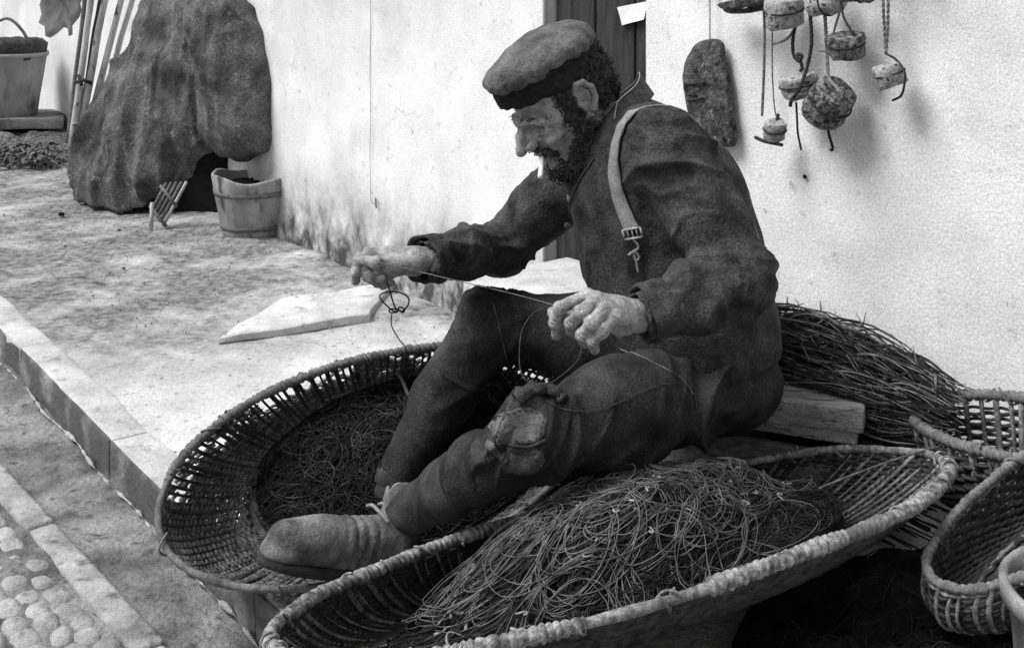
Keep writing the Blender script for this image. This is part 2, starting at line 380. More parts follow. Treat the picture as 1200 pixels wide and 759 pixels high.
def linkq(name, V, Fc, m, parent=None):
    me = bpy.data.meshes.new(name); v = V-(loc_of(parent) if parent is not None else 0)
    me.vertices.add(len(v)); me.vertices.foreach_set('co', v.astype(np.float32).ravel())
    me.loops.add(Fc.size); me.loops.foreach_set('vertex_index', Fc.astype(np.int32).ravel())
    me.polygons.add(len(Fc)); me.polygons.foreach_set('loop_start', np.arange(len(Fc), dtype=np.int32)*4)
    me.polygons.foreach_set('use_smooth', np.ones(len(Fc), bool)); me.update(calc_edges=True); me.validate()
    me.materials.append(m); o = bpy.data.objects.new(name, me); COL.objects.link(o)
    if parent is not None: o.parent = parent
    return o
SUN_E, SUN_A, SKY_S, EXPO = 1.5, 30, .055, 1.18
# ------------------------------------------------------------------ camera, sun, sky
cam = bpy.data.cameras.new('camera'); co = bpy.data.objects.new('camera', cam); COL.objects.link(co)
co.location = (0, 0, H); co.rotation_euler = (PI/2, 0, 0)
cam.sensor_width = 36; cam.sensor_fit = 'HORIZONTAL'; cam.lens = F/1200*36
cam.shift_y = -(379.5-HY)/1200; cam.clip_start = .05; cam.clip_end = 2000
sc.camera = co
SUN = unit([-.55, -.12, .82])
sl = bpy.data.lights.new('sun', 'SUN'); sl.energy = SUN_E; sl.angle = math.radians(SUN_A); sl.color = (1, 1, 1)
so = bpy.data.objects.new('sun', sl); COL.objects.link(so); so.location = tuple(SUN*8)
so.rotation_euler = Vector(SUN).to_track_quat('Z', 'Y').to_euler()
w = bpy.data.worlds.new('World'); sc.world = w; w.use_nodes = True
nt = w.node_tree; bg = nt.nodes['Background']; bg.inputs['Strength'].default_value = SKY_S
sky = nt.nodes.new('ShaderNodeTexSky'); sky.sky_type = 'NISHITA'; sky.sun_disc = False
sky.sun_elevation = math.asin(SUN[2]); sky.sun_rotation = math.atan2(SUN[0], SUN[1]); sky.dust_density = 3.0; sky.air_density = 1.2
bw = nt.nodes.new('ShaderNodeRGBToBW'); nt.links.new(sky.outputs[0], bw.inputs[0]); nt.links.new(bw.outputs[0], bg.inputs['Color'])
sc.view_settings.view_transform = 'Standard'; sc.view_settings.look = 'None'; sc.view_settings.gamma = 1.0
sc.view_settings.exposure = EXPO; sc.view_settings.use_curve_mapping = False

# ------------------------------------------------------------------ the house wall with its door
ua, ub = wu(640), wu(757); ZTOP, ZD = 3.2, 2.05
def wall_grid():
    us = list(np.arange(-16, -4, .25))+list(np.arange(-4, ua-.02, .04))+[ua]
    us2 = [ub]+list(np.arange(ub+.03, 2.4, .04))+list(np.arange(2.4, 5, .2))
    zs = list(np.arange(-.2, 2.02, .04))+[ZD]+list(np.arange(2.15, ZTOP+.01, .15))
    mb = MB()
    def patch(U, Z):
        V = []
        for u in U:
            for z in Z:
                e = min(1, max(0, min(abs(u-ua), abs(u-ub))/.08)) if z < ZD+.1 else 1
                q = Vector((u*1.0, z*1.0, 3.1))
                off = e*(.010*mnoise.noise(q*1.7)+.006*mnoise.noise(q*6)+.003*mnoise.noise(q*17))
                V.append(wp(u, z, off))
        nz = len(Z); Fc = [[i*nz+j, (i+1)*nz+j, (i+1)*nz+j+1, i*nz+j+1] for i in range(len(U)-1) for j in range(nz-1)]
        mb.add(V, Fc)
    patch(us, zs); patch(us2, zs)
    patch([ua]+list(np.linspace(ua, ub, 14))[1:-1]+[ub], [z for z in zs if z >= ZD])
    # reveals and the rear face, so the wall has its thickness
    def quad(a, b, c, d): mb.add([a, b, c, d], [[0, 1, 2, 3]])
    T = -.32
    quad(wp(ua, -.2), wp(ua, -.2, T), wp(ua, ZD, T), wp(ua, ZD)); quad(wp(ub, -.2, T), wp(ub, -.2), wp(ub, ZD), wp(ub, ZD, T))
    quad(wp(ua, ZD), wp(ua, ZD, T), wp(ub, ZD, T), wp(ub, ZD))
    quad(wp(-16, -.2, T), wp(ua, -.2, T), wp(ua, ZTOP, T), wp(-16, ZTOP, T)); quad(wp(ub, -.2, T), wp(5, -.2, T), wp(5, ZTOP, T), wp(ub, ZTOP, T))
    quad(wp(ua, ZD, T), wp(ub, ZD, T), wp(ub, ZTOP, T), wp(ua, ZTOP, T))
    quad(wp(-16, ZTOP), wp(5, ZTOP), wp(5, ZTOP, T), wp(-16, ZTOP, T))
    return mb
tw = thing('house_wall', 'long whitewashed plaster house wall with a damp stained foot and a dark plank door', 'house wall', wp(0, 0))
wall = wall_grid().build('wall', M['wall'], tw)
# door: three boards in the recess
dr = bpy.data.objects.new('door', None); COL.objects.link(dr); dr.parent = tw; dr.location = tuple(wp((ua+ub)/2, .3, -.12)-np.array(tw.location))
eds = [ua+.004, wu(682)+.02, wu(728)+.02, ub-.004]
for i in range(3):
    mb = MB(); u0, u1 = eds[i]+.004, eds[i+1]-.004
    mb.box(wp((u0+u1)/2, 1.10, -.050), (WD, WN, (0, 0, 1)), ((u1-u0)/2, .018, .94), .006)
    mb.build('door_board', M['wood_dark'], dr)
mb = MB(); mb.box(wp((ua+ub)/2, 1.1, -.09), (WD, WN, (0, 0, 1)), ((ub-ua)/2-.003, .012, .945)); mb.build('door_backing', M['wood_dark'], dr)

mb = MB(); u0, u1 = wu(613), wu(640)
mb.box(wp((u0+u1)/2, 1.0, .001), (WD, WN, (0, 0, 1)), ((u1-u0)/2, .011, 1.06), .005); mb.build('door_surround', M['wall'], tw)
# paper pinned on the door
def door_pt(px, py): return W(px, py, -.029)
c4 = [door_pt(724, 9), door_pt(757, 2), door_pt(758, 23), door_pt(731, 30)]
mb = MB()
def pap(a, b):
    p = (np.array(c4[0])*(1-a)+np.array(c4[1])*a)*(1-b)+(np.array(c4[3])*(1-a)+np.array(c4[2])*a)*b
    return p+WN*(.003+.008*b*b*(.5+a)+.003*math.sin(a*5))
mb.grid(pap, 10, 8)
def pap2(a, b): return pap(1-a, b)-WN*.0008
mb.grid(pap2, 10, 8)
o = mb.build('paper_notice', M['white'], None, origin=c4[0]); tag(o, 'small curling white paper pinned on the dark door', 'notice')

# doorstep
mb = MB()
du0, du1 = wu(660), wu(800)
mb.box(wp((du0+du1)/2, .155, .17), (WD, WN, (0, 0, 1)), ((du1-du0)/2, .185, .155), .016)
V = mb.v[0]; mb.v[0] = V+.008*np.stack([sn(V, 9, 3), sn(V, 9, 4), sn(V, 9, 5)], 1)
o = mb.build('doorstep', M['stone'], None, origin=wp((du0+du1)/2, 0, .16)); tag(o, 'pale worn stone doorstep at the foot of the door behind the man', 'doorstep')

# ------------------------------------------------------------------ ground: pavement, kerb, gutter, cobbles
KO = 1.25                                       # pavement edge, metres from the wall
def pave():
    us = np.concatenate([np.arange(-16, -4, .2), np.arange(-4, 1.6, .03), np.arange(1.6, 5, .2)]); os_ = np.linspace(-.33, KO-.06, 48)
    V = []
    for u in us:
        for o_ in os_:
            q = Vector((u, o_, 0.3)); d = min(1, max(0, (-u-.5)/1.2))
            z = (.004+.010*d)*mnoise.noise(q*2.2)+(.002+.006*d)*mnoise.noise(q*8)+(.0012+.005*d)*mnoise.noise(q*25)
            z += .035*d*max(0, 1-o_/.35)*(.6+.8*mnoise.noise(q*5)) if o_ > 0 else 0
            V.append(wp(u, z*(1 if o_ < KO-.3 else max(0, (KO-.1-o_)/.2))-.003*max(0, 1-max(0, KO-.1-o_)/.05), o_))
    n = len(os_); Fc = [[i*n+j, (i+1)*n+j, (i+1)*n+j+1, i*n+j+1] for i in range(len(us)-1) for j in range(n-1)]
    # a crack between two slabs of the paving is left to the material
    return link('pavement', V, Fc, M['pave'])
tag(pave(), None, None, kind='structure')
mb = MB(); u = -12.0; r = random.Random(3)
while u < 4:
    L = r.uniform(.55, .95); w_ = KO-(KO-.2)
    n0 = MB(); n0.box(wp(u+L/2, -.066, KO-.05), (WD, WN, (0, 0, 1)), (L/2-.0015, .05, .071+r.uniform(-.003, .003)), .010)
    bm = bmesh.new(); vs = [bm.verts.new(p) for p in n0.v[0]]; [bm.faces.new([vs[i] for i in f]) for f in n0.f]
    bmesh.ops.subdivide_edges(bm, edges=bm.edges[:], cuts=5, use_grid_fill=True)
    bm.verts.index_update(); VV = np.array([v.co for v in bm.verts]); FF = [[v.index for v in f.verts] for f in bm.faces]; bm.free()
    VV = VV+np.stack([sn(VV, 14, 3), sn(VV, 14, 4), sn(VV, 14, 5)], 1)*.006
    mb.add(VV, FF); u += L
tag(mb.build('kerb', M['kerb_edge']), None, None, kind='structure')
GZ = -.085
def gutter():
    us = np.concatenate([np.arange(-16, -3, .2), np.arange(-3, 2.5, .03), np.arange(2.5, 5, .2)]); os_ = np.linspace(KO-.1, KO+.75, 32); V = []
    for u in us:
        for o_ in os_:
            q = Vector((u, o_, 5.3)); V.append(wp(u, GZ+.012*mnoise.noise(q*3)+.008*mnoise.noise(q*11)+.004*mnoise.noise(q*30)-.01*math.exp(-((o_-KO-.12)/.1)**2), o_))
    n = len(os_); return link('gutter', V, [[i*n+j, (i+1)*n+j, (i+1)*n+j+1, i*n+j+1] for i in range(len(us)-1) for j in range(n-1)], M['dirt'])
tag(gutter(), None, None, kind='structure')
# line of lime mortar at the kerb's foot
mb = MB(); p = [wp(u, GZ+.006+.006*mnoise.noise(Vector((u*9, 0, 0))), KO+.012+.012*mnoise.noise(Vector((u*4, 3, 0)))) for u in np.arange(-4, 1.5, .012)]
mb.tube(p, [max(.0003, .0025+.009*mnoise.noise(Vector((q[0]*26, q[1]*26, 0)))) for q in p], 6)
tag(mb.build('mortar_line', M['mortar']), None, None, kind='structure')
# strip of flat stones, then cobbles
s0, s1 = G(0, 547, GZ), G(166, 726, GZ); SD = unit(s1-s0); SN = np.array([SD[1], -SD[0], 0])
if SN[0] > 0: SN = -SN
mb = MB(); t = -6.0; r = random.Random(5)
while t < 3:
    L = r.uniform(.35, .6); c = s0+SD*(t+L/2)+SN*.028
    n0 = MB(); n0.box([c[0], c[1], GZ-.02], (SD, SN, (0, 0, 1)), (L/2-.003, .027+r.uniform(-.004, .004), .032), .010); mb.add(n0.v[0]+np.array([0, 0, r.uniform(-.004, .003)]), n0.f); t += L
tag(mb.build('gutter_stones', M['cobble']), None, None, kind='structure')
def cobbles():
    # worn setts, each a rounded dome with its own tilt, laid in wavy rows
    mb = MB(); r = random.Random(9); B = []
    lon, wid = .062, .046
    for i in range(-48, 30):
        for j in range(0, 22):
            u_ = (i+.5*(j % 2)+r.uniform(-.12, .12))*lon; v_ = .080+j*wid+r.uniform(-.008, .008)
            c = s0+SD*u_+SN*(v_+.02*math.sin(u_*3)); h = r.uniform(.005, .013); B.append(c)
            a, b = lon*.66*r.uniform(.85, 1.1), wid*.66*r.uniform(.85, 1.1); rot = r.uniform(-.25, .25)
            e1 = SD*math.cos(rot)+SN*math.sin(rot); e2 = -SD*math.sin(rot)+SN*math.cos(rot); tl = r.uniform(-.16, .16)
            V = []; Fc = []; R_, S_ = 5, 12
            for k in range(R_+1):
                ph = k/R_*PI/2; rr = math.sin(ph)**.75; hh = math.cos(ph)**.8
                for s_ in range(S_):
                    an = 2*PI*s_/S_; ca, sa = math.cos(an), math.sin(an); sq = (abs(ca)**3.2+abs(sa)**3.2)**(-1/3.2)
                    p = c+e1*ca*sq*rr*a+e2*sa*sq*rr*b; p = p+np.array([0, 0, (h+.022)*hh-.022+tl*rr*ca*.03])
                    p[2] += .005*mnoise.noise(Vector(p*28))+.003*mnoise.noise(Vector(p*70)); V.append(p)
            for k in range(R_):
                for s_ in range(S_):
                    l = (s_+1) % S_; Fc.append([k*S_+s_, (k+1)*S_+s_, (k+1)*S_+l, k*S_+l])
            mb.add(V, Fc)
    return mb.build('cobbled_road', M['cobble'])
tag(cobbles(), None, None, kind='structure')
def road():
    a = wp(0, GZ-.008, KO+.6)
    V = [[x, y, GZ-.012] for x, y in ((-250, -250), (250, -250), (250, 250), (-250, 250))]
    return link('street', V, [[0, 1, 2, 3]], M['dirt'], smooth=False)
tag(road(), None, None, kind='structure')

# grit scattered on the earth
r = random.Random(31); mb = MB()
for i in range(1500):
    px, py = r.uniform(-10, 620), r.triangular(205, 420, 250)
    if r.random() < .35: px, py = r.uniform(330, 520), r.uniform(285, 345)
    c = G(px, py); o_ = WN@(c-WA); u_ = WD@(c-WA)
    if o_ < .02 or o_ > KO-.25: continue
    q = r.uniform(.0015, .0055)*(1.5 if r.random() < .06 else 1); c = c+np.array([0, 0, q*.3+.004])
    V = [c+q*np.array(d)*r.uniform(.6, 1.2) for d in ((1, 0, 0), (0, 1, 0), (-1, 0, 0), (0, -1, 0), (.2, .1, .8), (0, 0, -.8))]
    mb.add(V, [[0, 1, 4], [1, 2, 4], [2, 3, 4], [3, 0, 4], [1, 0, 5], [2, 1, 5], [3, 2, 5], [0, 3, 5]])
o = mb.build('grit', M['dirt'], None, smooth=False, origin=G(300, 300)); tag(o, 'fine grit and crumbs of earth scattered along the foot of the wall', 'grit', kind='stuff')

# loose slab lying on the pavement
g = [G(255, 402), G(330, 357), G(462, 338), G(432, 378)]
bm = bmesh.new(); hs = .017
vb = [bm.verts.new((q[0], q[1], -.004)) for q in g]; vt = [bm.verts.new((q[0]*1.0, q[1], hs+.004*i)) for i, q in enumerate(g)]
bm.faces.new(vb[::-1]); bm.faces.new(vt)
for i in range(4): bm.faces.new([vb[i], vb[(i+1) % 4], vt[(i+1) % 4], vt[i]])
bmesh.ops.bevel(bm, geom=bm.edges[:], offset=.003, segments=1, affect='EDGES')
bmesh.ops.subdivide_edges(bm, edges=bm.edges[:], cuts=6, use_grid_fill=True); bmesh.ops.recalc_face_normals(bm, faces=bm.faces[:])
bm.verts.index_update(); VV = np.array([v.co for v in bm.verts]); FF = [[v.index for v in f.verts] for f in bm.faces]; bm.free()
VV = VV+np.stack([sn(VV, 22, 13), sn(VV, 22, 14), sn(VV, 30, 15)*.6], 1)*.008
o = link('stone_slab', VV, FF, M['stone'], origin=g[0]); tag(o, 'flat broken stone slab lying loose on the bright pavement', 'stone slab')

# small stones and clods on the earth
def pebble(px, py, r_, lab=None, m='kerb'):
    c = G(px, py); s = SDF(c-r_*1.7, c+r_*1.7, r_/7); s.ell(c+[0, 0, r_*.5], (r_, r_*.8, r_*.7), k=.001)
    V, Fc = s.mesh(); V = V+vnormals(V, Fc)*(sn(V, 2.2/r_, int(px))*r_*.25)[:, None]
    o = linkq('pebble', V, Fc, M[m]); o.data.transform(__import__('mathutils').Matrix.Translation(-Vector(c))); o.location = tuple(c)
    return o
tag(pebble(72, 253, .013, m='near_black'), 'small dark stone alone on the earth before the canvas heap', 'stone')
tag(pebble(140, 271, .008, m='wick_dark'), 'tiny dark pebble lying below the wide canvas', 'stone', None)
tag(pebble(36, 191, .03, m='stone'), 'pale flat stone on the ground below the weeds', 'stone')
tag(pebble(55, 189, .022, m='stone'), 'small pale stone beside the flat one by the pole ends', 'stone')
tag(pebble(145, 315, .006, m='near_black'), 'tiny dark chip lying in the middle of the far pavement', 'stone')
# ------------------------------------------------------------------ the man
man = thing('person', 'old bearded fisherman in cap and dark wool jacket sitting on a box mending line', 'person', (.36, 2.33, 0))
# joints
nS, nE, nWr = P(778, 176, 2.17), P(866, 330, 2.05), P(748, 372, 1.97)         # near shoulder, elbow, wrist
fS, fE, fWr = P(690, 192, 2.47), P(588, 288, 2.50), P(490, 306, 2.27)         # far arm
nH, nK, nA = P(806, 458, 2.22), P(624, 514, 1.98), P(470, 606, 2.165)           # near leg
fH, fK, fA = P(800, 420, 2.45), P(573, 374, 2.43), P(458, 574, 2.30)          # far leg
PEL = np.array([.36, 2.33, .36]); CH = np.array([.29, 2.33, .69]); NB = np.array([.215, 2.32, .825])
yT = math.radians(28); TF = np.array([-math.cos(yT), -math.sin(yT), 0]); TL = np.array([math.sin(yT), -math.cos(yT), 0]); TU = np.array([0, 0, 1.])
# head frame: forward, left (towards the camera), up
yw, pt = math.radians(22), math.radians(33)
F0 = np.array([-math.cos(yw), -math.sin(yw), 0]); HF = math.cos(pt)*F0-math.sin(pt)*TU; HU = math.cos(pt)*TU+math.sin(pt)*F0; HL = np.cross(HU, HF)
HO = P(682, 114, 2.25)-(-.012*HF+.076*HL+.0*HU)
def hp(f, l, u): return HO+HF*f+HL*l+HU*u
HA = (HF, HL, HU)

def finger(s, pts, r=.0085, k=.004):
    n = len(pts); rr = [r*1.12, r*1.08, r*1.02, r*.93][:n]
    s.chain(list(zip(pts, rr)), k)
    for q, a in zip(pts[1:-1], rr[1:-1]): s.ell(q, (a*1.05,)*3, k=.005)

def sculpt_body():
    h = .0020
    s = SDF((-.36, 1.70, .24), (.60, 2.62, 1.02), h)
    # trunk and limbs under the clothes
    s.ell(PEL+[0, 0, -.02], (.11, .15, .085), (TF, TL, TU), .03)
    s.chain([(PEL, .115), ((PEL+CH)/2+[.03, 0, 0], .115), (CH+[.01, 0, .0], .11), (NB+[.01, 0, -.03], .055)], .05)
    s.chain([(fS, .05), (NB+[.0, 0, -.05], .06), (nS, .05)], .04)
    for a, b, c in ((nS, nE, nWr), (fS, fE, fWr)): s.chain([(a, .05), (b, .038), (c+(b-c)*.08, .027)], .015)
    for a, b in ((nH, nK), (fH, fK)): s.chain([(a, .07), (b, .045)], .03)
    # neck
    s.cone(NB+[.0, 0, -.02], hp(-.03, 0, -.03), .06, .055, .03)
    s.cone(NB+HL*.02+[.01, 0, -.01], hp(-.03, .045, -.04), .018, .016, .02)
    # skull and face
    s.ell(hp(-.012, 0, .032), (.100, .077, .088), HA, .01)
    s.ell(hp(.036, 0, -.03), (.058, .060, .082), HA, .03)
    for sg in (1, -1):
        s.chain([(hp(-.008, sg*.056, -.045), .022), (hp(.03, sg*.046, -.085), .018), (hp(.07, sg*.018, -.108), .015)], .03)
        s.ell(hp(.062, sg*.046, -.022), (.022, .020, .015), HA, .015)                      # cheekbone
    s.ell(hp(.079, 0, -.108), (.018, .021, .016), HA, .015)
    he = lambda f, l, u: hp(f, l, u-.012)
    s.ell(hp(.030, 0, .042), (.066, .064, .044), HA, .015)
    s.chain([(he(.076, -.054, .014), .008), (he(.095, -.024, .024), .0085), (he(.098, -.010, .019), .008), (he(.098, .010, .019), .008), (he(.095, .024, .024), .0085), (he(.076, .054, .014), .008)], .010)
    for sg in (1, -1):
        s.ell(he(.100, sg*.034, -.001), (.034, .022, .0145), HA, .005, 's')                 # socket
        s.ell(he(.066, sg*.068, -.056), (.032, .017, .026), HA, .016, 's')                 # hollow cheek
        s.chain([(he(.064, sg*.052, .000), .0042), (he(.0765, sg*.041, .0065), .0052), (he(.0785, sg*.029, .0065), .0052), (he(.072, sg*.017, .001), .0042)], .002)   # lids
        s.chain([(he(.066, sg*.051, -.008), .0042), (he(.077, sg*.038, -.0115), .0052), (he(.076, sg*.020, -.010), .0045)], .002)   # bag under the eye
        s.chain([(he(.070, sg*.054, -.015), .0032), (he(.084, sg*.039, -.0205), .0040), (he(.086, sg*.024, -.0195), .0035)], .002, 's')
        s.ell(he(.070, sg*.046, -.028), (.022, .018, .011), HA, .008)                      # cheek
    # nose
    s.chain([(hp(.085, 0, .006), .010), (hp(.090, 0, -.010), .012), (hp(.098, 0, -.030), .016)], .006)
    s.chain([(hp(.096, 0, .004), .0085), (hp(.115, 0, -.017), .0105), (hp(.126, 0, -.034), .0112)], .008)
    s.ell(hp(.129, 0, -.041), (.0125, .0125, .0105), HA, .006)
    for sg in (1, -1):
        s.ell(hp(.110, sg*.0155, -.041), (.013, .0075, .0090), HA, .004)
        s.ell(hp(.117, sg*.0085, -.052), (.007, .0045, .006), HA, .002, 's')
        s.chain([(hp(.104, sg*.0265, -.030), .0028), (hp(.098, sg*.0285, -.042), .0028)], .002, 's')      # wing crease
        s.chain([(hp(.100, sg*.029, -.036), .0050), (hp(.096, sg*.037, -.052), .0062), (hp(.084, sg*.040, -.078), .005)], .003, 's')   # nose to mouth fold
        s.chain([(hp(.093, sg*.044, -.036), .0042), (hp(.080, sg*.053, -.058), .0048), (hp(.066, sg*.054, -.080), .004)], .003, 's')
        for j, (a, b) in enumerate(((.012, .030), (.003, .010), (-.005, -.010), (-.013, -.028))):            # crow's feet
            s.chain([(he(.070, sg*.0580, a*.7), .0034), (he(.057, sg*.0670, (a*.7+b)/2), .0042), (he(.040, sg*.0720, b), .0032)], .002, 's')
    for u in (.026, .037, .048):
        s.chain([(hp(.079, -.050, u-.004), .0036), (hp(.0965, -.016, u), .0044), (hp(.0985, .0, u-.003), .004), (hp(.0965, .016, u), .0044), (hp(.079, .050, u-.004), .0036)], .003, 's')
    for sg in (1, -1): s.cone(he(.112, sg*.006, .030), he(.110, sg*.005, .014), .0030, .0030, .002, 's')
    # lips
    s.ell(hp(.094, 0, -.063), (.015, .024, .010), HA, .01); s.ell(hp(.093, 0, -.081), (.012, .019, .008), HA, .008)
    s.chain([(hp(.088, -.026, -.074), .0025), (hp(.106, 0, -.0715), .0028), (hp(.088, .026, -.074), .0025)], .003, 's')
    # ears
    for sg in (1, -1):
        e = lambda a, b, c: hp(-.012+a, sg*(.076+b), c)
        s.ell(e(-.004, .002, .0), (.021, .009, .034), HA, .006)
        s.ell(e(-.002, .017, .004), (.0135, .0145, .023), HA, .002, 's')
        s.chain([(e(.012, .004, .016), .0045), (e(.003, .012, .033), .0052), (e(-.013, .017, .030), .0055), (e(-.022, .017, .012), .0055), (e(-.020, .013, -.012), .0052), (e(-.007, .008, -.031), .0075)], .002)
        s.chain([(e(-.004, .011, .022), .003), (e(-.012, .012, .008), .0035), (e(-.009, .010, -.010), .003)], .002)
        s.chain([(e(.012, .003, -.006), .005), (e(.010, .004, -.012), .004)], .003)
    # near hand: back of the hand towards the camera, fingers curled down
    wv = nWr
    kn = [P(687, 347, 1.925), P(699, 351, 1.905), P(711, 360, 1.893), P(721, 371, 1.89)]
    for q in kn: s.cone(wv+(q-wv)*.12, q, .021, .0125, .015)
    s.ell((wv+kn[1])/2+[0, .012, -.004], (.033, .016, .03), (unit(kn[1]-wv), unit(np.cross(kn[1]-wv, kn[3]-kn[0])), unit(kn[3]-kn[0])), .015)
    s.ell(P(728, 380, 1.93), (.024, .018, .020), k=.015); s.ell(P(716, 374, 1.915), (.022, .014, .02), k=.015)
    for q in kn: s.ell(q+[0, -.003, .002], (.0115,)*3, k=.008)
    fing = [[kn[0], P(656, 361, 1.905), P(651, 378, 1.915), P(652, 393, 1.93)],
            [kn[1], P(680, 366, 1.88), P(669, 379, 1.895), P(670, 389, 1.915)],
            [kn[2], P(693, 379, 1.868), P(682, 393, 1.88), P(686, 402, 1.90)],
            [kn[3], P(706, 388, 1.868), P(694, 400, 1.875), P(697, 409, 1.895)]]
    for i, f in enumerate(fing): finger(s, f, (.0096, .0100, .0098, .0090)[i])
    finger(s, [P(722, 362, 1.965), P(690, 370, 1.955), P(664, 370, 1.945), P(648, 366, 1.925)], .0105, .006)   # thumb behind the index
    for i in range(3):                                                     # tendons
        s.cone(wv+(kn[i]-wv)*.35+[0, -.017, .004], kn[i]+[0, -.008, .004], .0035, .0035, .008)
    for i, f in enumerate(fing):
        for (a, b) in ((f[0], f[1]), (f[1], f[2])):
            m_ = b; ax_f = unit(b-a); sd_ = unit(np.cross(ax_f, [0, 1, 0]))
            for dd in (-.003, .003): s.cone(m_+ax_f*dd+[0, -.0098, .002]-sd_*.006, m_+ax_f*dd+[0, -.0098, .002]+sd_*.006, .0016, .0016, .002, 's')
        tp_, tq = f[3], f[2]; s.ell(tp_+(tq-tp_)*.25+[0, -.0075, .001], (.0055, .0025, .007), k=.001)
    # far hand: thumb side to the camera, pinching the line
    wv = fWr; F_ = lambda x, y, Y: P(x, y, Y)
    kn = [F_(432, 298, 2.255), F_(430, 300, 2.28), F_(433, 306, 2.30), F_(440, 312, 2.315)]
    for q in kn: s.cone(wv+(q-wv)*.1, q, .022, .014, .015)
    s.ell(F_(455, 303, 2.275), (.034, .03, .021), k=.015); s.ell(F_(464, 313, 2.245), (.026, .02, .017), k=.015); s.ell(F_(452, 318, 2.28), (.026, .022, .016), k=.012)
    finger(s, [kn[0], F_(421, 306, 2.235), F_(417, 319, 2.23), F_(417, 329, 2.235)], .0092)
    finger(s, [kn[1], F_(424, 317, 2.265), F_(437, 327, 2.255), F_(448, 327, 2.25)], .0092)
    finger(s, [kn[2], F_(430, 323, 2.285), F_(443, 331, 2.275), F_(455, 330, 2.265)], .009)
    finger(s, [kn[3], F_(437, 327, 2.30), F_(449, 334, 2.29), F_(459, 332, 2.28)], .0078)
    s.cone(F_(478, 310, 2.255), F_(455, 311, 2.225), .016, .0135, .012)
    finger(s, [F_(458, 311, 2.225), F_(440, 308, 2.205), F_(425, 305, 2.215)], .0102, .006)
    return s
s = sculpt_body(); V, Fc = s.mesh()
n = vnormals(V, Fc)
dh = np.linalg.norm(V-HO, axis=1)
V = V+n*(sn(V, 150, 31)*.0009)[:, None]*np.where(dh < .16, 1.3, 1)[:, None]
body = linkq('body', V, Fc, M['skin'], man)
for sg in (1, -1):
    mb = MB(); mb.lathe(hp(.063, sg*.034, -.013), HF*.9-HU*.3, [(.0125*math.sin(a), .0125*math.cos(a)) for a in np.linspace(-PI/2, PI/2, 12)], 20); mb.build('eye', M['eye'], body)

# ---- hair, eyebrows, beard: many small curls over a dark base
def hair():
    s = SDF(HO-.2, HO+.2, .003)
    s.ell(hp(-.022, 0, .028), (.098, .083, .088), HA, .01)                                 # under the cap, back of the head
    s.plane(hp(.028, 0, .0), HF*.95-HU*.35, .01)
    for sg in (1, -1):
        s.ell(hp(-.010, sg*.083, .0), (.024, .02, .032), HA, .008, 's')                  # keep the ear clear
        s.chain([(hp(.020, sg*.068, .03), .012), (hp(.022, sg*.066, -.02), .013), (hp(.008, sg*.060, -.055), .023), (hp(.026, sg*.052, -.094), .026), (hp(.058, sg*.034, -.118), .024), (hp(.080, sg*.012, -.124), .020)], .012)
        s.chain([(hp(.102, sg*.006, -.057), .006), (hp(.094, sg*.024, -.064), .006), (hp(.082, sg*.033, -.080), .006)], .006)
        s.chain([(hp(.103, sg*.014, .014), .0030), (hp(.098, sg*.030, .016), .0038), (hp(.082, sg*.050, .010), .003)], .004)
    s.ell(hp(.074, 0, -.126), (.024, .024, .014), HA, .012)
    s.ell(hp(-.074, 0, -.016), (.034, .064, .056), HA, .02)
    for sg in (1, -1): s.chain([(hp(-.045, sg*.055, -.035), .022), (hp(-.012, sg*.058, -.060), .020)], .015)
    V, Fc = s.mesh(); n = vnormals(V, Fc)
    V = V+n*(np.abs(sn(V, 130, 41))*.007-.003)[:, None]
    mb = MB(); mb.v.append(V); mb.f += Fc.tolist(); mb.n = len(V)
    r = random.Random(11)
    for i in r.sample(range(len(V)), 2600):
        p, q = V[i], n[i]
        if (p-HO)@HF > .068 and (p-HO)@HU > -.03:           # eyebrows: short straight hairs
            if r.random() < .6: d_ = unit(HL*math.copysign(1, (p-HO)@HL)*r.uniform(.4, 1)+HF*r.uniform(.1, .7)+HU*r.uniform(-.3, .4)); mb.tube([p, p+d_*.004, p+d_*.008-HU*.001], [.0008, .0007, .0003], 4)
            continue
        x, y = frame(q); rad = r.uniform(.0028, .0062); a0 = r.uniform(0, 6.3); turn = r.uniform(3.5, 7); dirn = unit(q*.5+x*r.uniform(-1, 1)+y*r.uniform(-1, 1)-HU*.4)
        u_, v_ = frame(dirn); pts = []
        for t in np.linspace(0, 1, 8): pts.append(p+dirn*t*r.uniform(.008, .011)+q*.001+(u_*math.cos(a0+t*turn)+v_*math.sin(a0+t*turn))*rad)
        mb.tube(pts, [.0011]*7+[.0005], 4)
    return mb
hairo = hair().build('hair_and_beard', M['hair'], body)

# ---- cap
def capband():
    ct = math.radians(8); CU = unit(HU*math.cos(ct)-HF*math.sin(ct)); CF = unit(np.cross(HL, CU)); CF = -CF if CF@HF < 0 else CF
    CO = hp(-.004, 0, .056)
    return CU, CF, CO
CU, CF, CO = capband()
s = SDF(HO-.2+[0, 0, .08], HO+.2+[0, 0, .1], .003)
s.ell(CO+CU*.036+CF*.008, (.122, .104, .034), (CF, HL, CU), .01)
s.ell(CO+CU*.046-CF*.022, (.092, .090, .034), (CF, HL, CU), .03)
s.ell(CO+CU*.030+CF*.048, (.078, .080, .027), (CF, HL, CU), .02)
s.plane(CO+CU*.018, -CU, .008)
V, Fc = s.mesh(); n = vnormals(V, Fc)
rad = ((V-CO)@HL)/.1; fr = (V-CO)@CF
pleat = np.abs(np.sin(np.arctan2((V-CO)@HL, fr)*9+2*sn(V, 20, 51)))
low = np.clip(1-((V-CO)@CU-.018)/.05, 0, 1)
V = V+n*(sn(V, 26, 52)*.0065+(pleat-.6)*.0055*low+sn(V, 75, 53)*.0012)[:, None]
